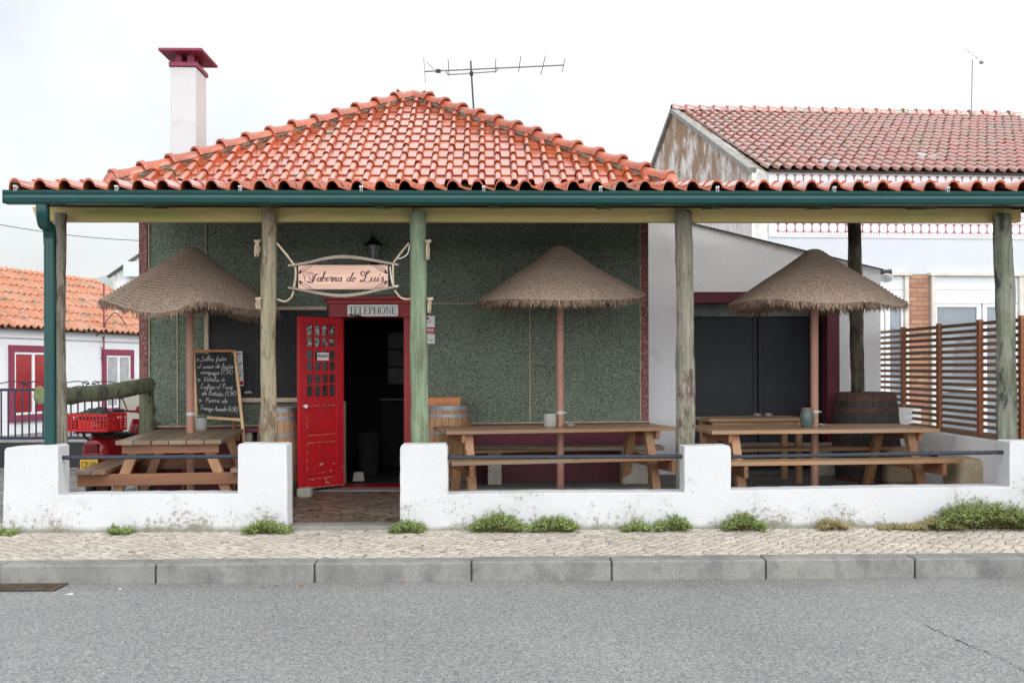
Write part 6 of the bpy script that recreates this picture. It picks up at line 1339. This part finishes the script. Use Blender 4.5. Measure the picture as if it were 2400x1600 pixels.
# azulejo frieze
fz1 = zh - .02; fz0 = Z(568, 19, 1800); MT['azul'] = plain('glazed_white_tile', (0.80, 0.80, 0.81), .15, var=.04, bs=0); MT['azulr'] = plain('glazed_maroon_print', (0.30, 0.10, 0.13), .2, var=.15, bs=0)
m = MB(); m.tone = .5; m.box(.02, 8.2, -.02, -.001, fz0, fz1); fr_ = m.build('tile_frieze', MT['azul'], RH, local=True, bevel=.004)
m = MB(); per = .163; yy_ = -.0225; ph_ = per; rows = int((fz1 - fz0) / (ph_ * 1.5)); z = fz0 + .03
def tri(a, b, c): m.poly([(a[0], yy_, a[1]), (b[0], yy_, b[1]), (c[0], yy_, c[1])], .5)
m.tone = .5
while z + ph_ < fz1:
    nxt = z + ph_ * .42
    for (za, zb2) in ((z, z + .008), (nxt, nxt + .007), (nxt + ph_ * 1.02, nxt + ph_ * 1.02 + .007)):
        if zb2 < fz1: m.poly([(.03, yy_, za), (8.15, yy_, za), (8.15, yy_, zb2), (.03, yy_, zb2)], .5)
    n_ = int(8.1 / per)
    for i in range(n_):
        x = .03 + i * per
        for k in range(3):      # comb of little darts
            xx = x + k * per / 3; hh_ = ph_ * (.34 if k == 0 else .22); tri((xx - .014, nxt), (xx + .014, nxt), (xx, nxt - hh_)) if x > .04 else None
            if nxt + ph_ * 1.02 + hh_ < fz1: tri((xx - .014, nxt + ph_ * 1.02 + .007), (xx, nxt + ph_ * 1.02 + hh_), (xx + .014, nxt + ph_ * 1.02 + .007)) if x > .04 else None
        if nxt + ph_ < fz1:
            c = nxt + ph_ * .5     # diamonds between the hexagons
            tri((x, c - .02), (x - per * .26, nxt + .006), (x + per * .26, nxt + .006)) if x > .04 else None
            tri((x, c + .02), (x + per * .26, nxt + ph_), (x - per * .26, nxt + ph_)) if x > .04 else None
            if x > .04: m.poly([(x - .012, yy_ - .0005, c - .03), (x + .012, yy_ - .0005, c - .03), (x + .012, yy_ - .0005, c + .03), (x - .012, yy_ - .0005, c + .03)], .5)
    z = nxt + ph_ * 1.02 + ph_ * .42
m.build('maroon_pattern', MT['azulr'], fr_, local=True, fixn=False)
# windows and brick pilaster
def LX(px): d = ray(px, 700); c = _C - H0; # intersect facade plane, return local x
def lx(px):
    d = ray(px, 700); q = _C + d * ((H0 - _C).dot(hv) / d.dot(hv)); return (q - H0).dot(hu)
def lz(px, py):
    d = ray(px, py); q = _C + d * ((H0 - _C).dot(hv) / d.dot(hv)); return q.z - .1
def brick():
    t = NT('thin_brick'); b = t.n('ShaderNodeTexBrick'); t.L(t.mapv((1, 1, 1), (R(90), 0, 0)), b.inputs[0]); b.inputs['Scale'].default_value = 1; b.inputs['Brick Width'].default_value = .24; b.inputs['Row Height'].default_value = .085; b.inputs['Mortar Size'].default_value = .008
    b.inputs['Color1'].default_value = (0.36, 0.14, 0.09, 1); b.inputs['Color2'].default_value = (0.40, 0.25, 0.15, 1); b.inputs['Mortar'].default_value = (0.16, 0.12, 0.10, 1); return t.fin(b.outputs[0], .7, .3, b.outputs[1], -.5, .01)
MT['brick'] = brick(); MT['marble'] = plain('pale_marble_trim', (0.60, 0.56, 0.50), .5, var=.12, sc=5); MT['winglass'] = plain('grey_window_glass', (0.20, 0.24, 0.27), .08, spec=.6, var=.2, sc=2, bs=.01); MT['roller'] = plain('white_roller_box', (0.66, 0.68, 0.70), .5, var=.03)
MT['archgrey'] = plain('grey_arch_reflection', (0.16, 0.17, 0.20), .3, var=.15)
zt_w = lz(2200, 640); m = MB(); m.box(lx(2127), lx(2176), -.03, -.001, 0, lz(2150, 643)); m.build('brick_pilaster', MT['brick'], RH, local=True)
def rwin(pa, pb, nm):
    x0, x1 = lx(pa), lx(pb); m = MB(); m.tone = .5; m.box(x0, x0 + .08, -.10, -.001, 0, zt_w - .061); m.box(x1 - .08, x1, -.10, -.001, 0, zt_w - .061); m.box(x0 - .03, x1 + .05, -.13, -.001, zt_w - .06, zt_w); w = m.build('window_surround', MT['marble'], RH, local=True, bevel=.005)
    zr = lz(2250, 712); m = MB(); m.box(x0 + .082, x1 - .082, -.05, -.001, zr + .26, zt_w - .062); m.box(x0 + .082, x1 - .082, -.055, -.001, zr + .004, zr + .255); m.build('roller_box', MT['roller'], w, local=True, bevel=.004)
    xm = (x0 + x1) / 2 + .12; m = MB(); m.tone = .5
    for a, b in ((x0 + .083, x0 + .13), (x1 - .13, x1 - .083), (xm - .11, xm - .03), (xm + .01, xm + .09)): m.box(a, b, -.045, -.001, .1, zr)
    m.box(x0 + .131, xm - .111, -.044, -.001, zr - .06, zr); m.box(xm + .091, x1 - .131, -.044, -.001, zr - .06, zr); m.box(x0 + .131, xm - .111, -.044, -.001, 1.0, 1.06); m.build('sash_frame', MT['white'], w, local=True)
    m = MB(); m.box(x0 + .131, xm - .111, -.012, -.001, .1, zr - .061); m.box(xm + .091, x1 - .131, -.012, -.001, .1, zr - .061); m.build('pane', MT['winglass'], w, local=True)
    m = MB(); m.tone = .5; c_ = xm - .0; rA = .55
    for s in (-1, 1):
        pts = [(c_ + s * .12, -.016, 1.3)] + [(c_ + s * max(.12, rA * math.cos(a)), -.016, 1.75 + .5 * math.sin(a)) for a in [k * math.pi / 2 / 8 for k in range(9)]]; pts = [(p[0], p[1], p[2]) for p in pts]; pts.insert(1, (c_ + s * rA, -.016, 1.3)); m.prism(pts, (0, .003, 0))
    m.build('arch_reflection', MT['archgrey'], w, local=True)  # arch reflected in the glass, put in as grey sheets over the panes
rwin(2178, 2392, 'w'); rwin(1990, 2125, 'w')
# roof aerials
MT['alu'] = plain('dull_aluminium', (0.20, 0.21, 0.24), .4, metal=.6, var=.1); MT['mast'] = plain('dark_mast', (0.06, 0.055, 0.05), .6, var=.1)
Yt = 14.6; AN = thing('tv_aerial', P(1112, 275, Yt), 'long horizontal television aerial on a thin mast behind the tavern roof', 'aerial')
m = MB(); m.tube([P(1113, 300, Yt), P(1103, 143, Yt)], .013, 8); m.build('mast', MT['mast'], AN)
m = MB(); m.tube([P(995, 168, Yt), P(1322, 153, Yt)], .011, 8); m.tube(cat([P(1046, 165, Yt), P(1048, 173, Yt), P(1056, 175, Yt), P(1105, 172, Yt), P(1158, 168, Yt), P(1165, 165, Yt), P(1166, 157, Yt)], 5), .009, 6); bo = m.build('boom', MT['alu'], AN)
for a, b in (((993, 134), (997, 194)), ((1052, 153), (1051, 166)), ((1162, 152), (1161, 158)), ((1219, 146), (1217, 156)), ((1276, 144), (1270, 162)), ((1321, 150), (1321, 156)), ((1000, 146), (1018, 164))):
    m = MB(); a_, b_ = P(*a, Yt), P(*b, Yt); a_.y -= .28; b_.y += .28
    if a[0] in (993, 1000): a_.y = b_.y = Yt
    m.tube([a_, b_], .006, 5); m.build('element', MT['alu'], bo)
m = MB(); c_ = P(1027, 167, Yt); m.box(c_.x - .035, c_.x + .035, Yt - .03, Yt + .03, c_.z - .02, c_.z + .02); c_ = P(1105, 172, Yt); m.box(c_.x - .025, c_.x + .025, Yt - .04, Yt + .03, c_.z - .03, c_.z + .015); m.build('junction_box', MT['ink'], bo)
Y2 = 25; A2 = thing('tv_aerial', P(2277, 265, Y2), 'small thin television aerial on the ridge of the long right roof', 'aerial'); m = MB(); m.tube([P(2277, 268, Y2), P(2279, 140, Y2)], .016, 6); m.build('mast', MT['alu'], A2)
m = MB(); m.tube([P(2258, 112, Y2), P(2306, 148, Y2)], .010, 5); m.tube([P(2296, 147, Y2), P(2304, 147, Y2)], .035, 6)
for a, b in (((2268, 120), (2272, 132)), ((2286, 132), (2290, 142)), ((2300, 140), (2303, 154))): m.tube([P(*a, Y2), P(*b, Y2)], .007, 4)
m.build('boom', MT['alu'], A2)
# drain grate, litter, fallen leaves
MT['grate'] = plain('rusty_cast_iron', (0.085, 0.06, 0.045), .8, var=.4)
dg = thing('drain_grate', (X(50, 7.5, 1370), 7.5, 0), 'rusty iron drain grate in the gutter at the left edge', 'drain'); gx_, gy_, gx2 = X(-60, 7.5, 1370), 7.42, X(138, 7.5, 1370)
m = MB(); m.box(gx_, gx2, gy_ - .0, 7.655, .0005, .003); m.build('pit_shade', MT['ink'], dg); m = MB()  # flat black sheet on the asphalt stands in for the shade under the bars
for i in range(6): y = gy_ + .01 + i * .044; m.box(gx_, gx2, y, y + .018, .0035, .012)
for x in (gx_, gx2 - .03, (gx_ + gx2) / 2): m.box(x, x + .03, gy_, 7.654, .0034, .011)
m.build('bars', MT['grate'], dg)
MT['dryleaf'] = plain('dry_leaf', (0.36, 0.13, 0.05), .8, var=.4, sc=30); MT['paper'] = plain('paper_scrap', (0.72, 0.70, 0.64), .8, var=.1)
def scrap(px, py, s, mat, nm, label, cat_, z=.004, grp=None):
    p = PZ(px, py, z); rnd = random.Random(px); m = MB(); n = 7; a0 = rnd.uniform(0, 6)
    rim = [p + V((math.cos(a0 + k / n * 6.283) * s * rnd.uniform(.6, 1.1), math.sin(a0 + k / n * 6.283) * s * rnd.uniform(.35, .7), rnd.uniform(.0, .010))) for k in range(n)]
    for k in range(n): m.poly([p + V((0, 0, .008)), rim[k], rim[(k + 1) % n]], .5)
    tag(m.build(nm, MT[mat], fixn=False), label, cat_, grp)
scrap(163, 1393, .028, 'paper', 'paper_scrap', 'larger white paper scrap on the asphalt near the left edge', 'litter'); scrap(282, 1381, .017, 'paper', 'paper_scrap', 'smaller white paper scrap on the asphalt close to the kerb', 'litter')
for i, (a, b, s) in enumerate(((568, 1361, .018), (583, 1369, .016), (617, 1376, .020), (648, 1373, .018), (706, 1371, .024), (930, 1358, .016), (945, 1362, .014), (1688, 1355, .02), (1692, 1366, .012), (1726, 1351, .016), (1748, 1364, .012), (1936, 1356, .012), (2150, 1355, .02))):
    scrap(a, b, s * 1.1, 'dryleaf', 'fallen_leaf', 'dry brown leaf on the asphalt by the kerb, %s of them from the left' % 'first second third fourth fifth sixth seventh eighth ninth tenth eleventh twelfth last'.split()[i], 'leaf', grp='fallen leaves along the kerb')
scrap(311, 1293, .03, 'dryleaf', 'fallen_leaf', 'orange-brown leaf lying alone on the cobbled pavement at the left', 'leaf', z=.139)
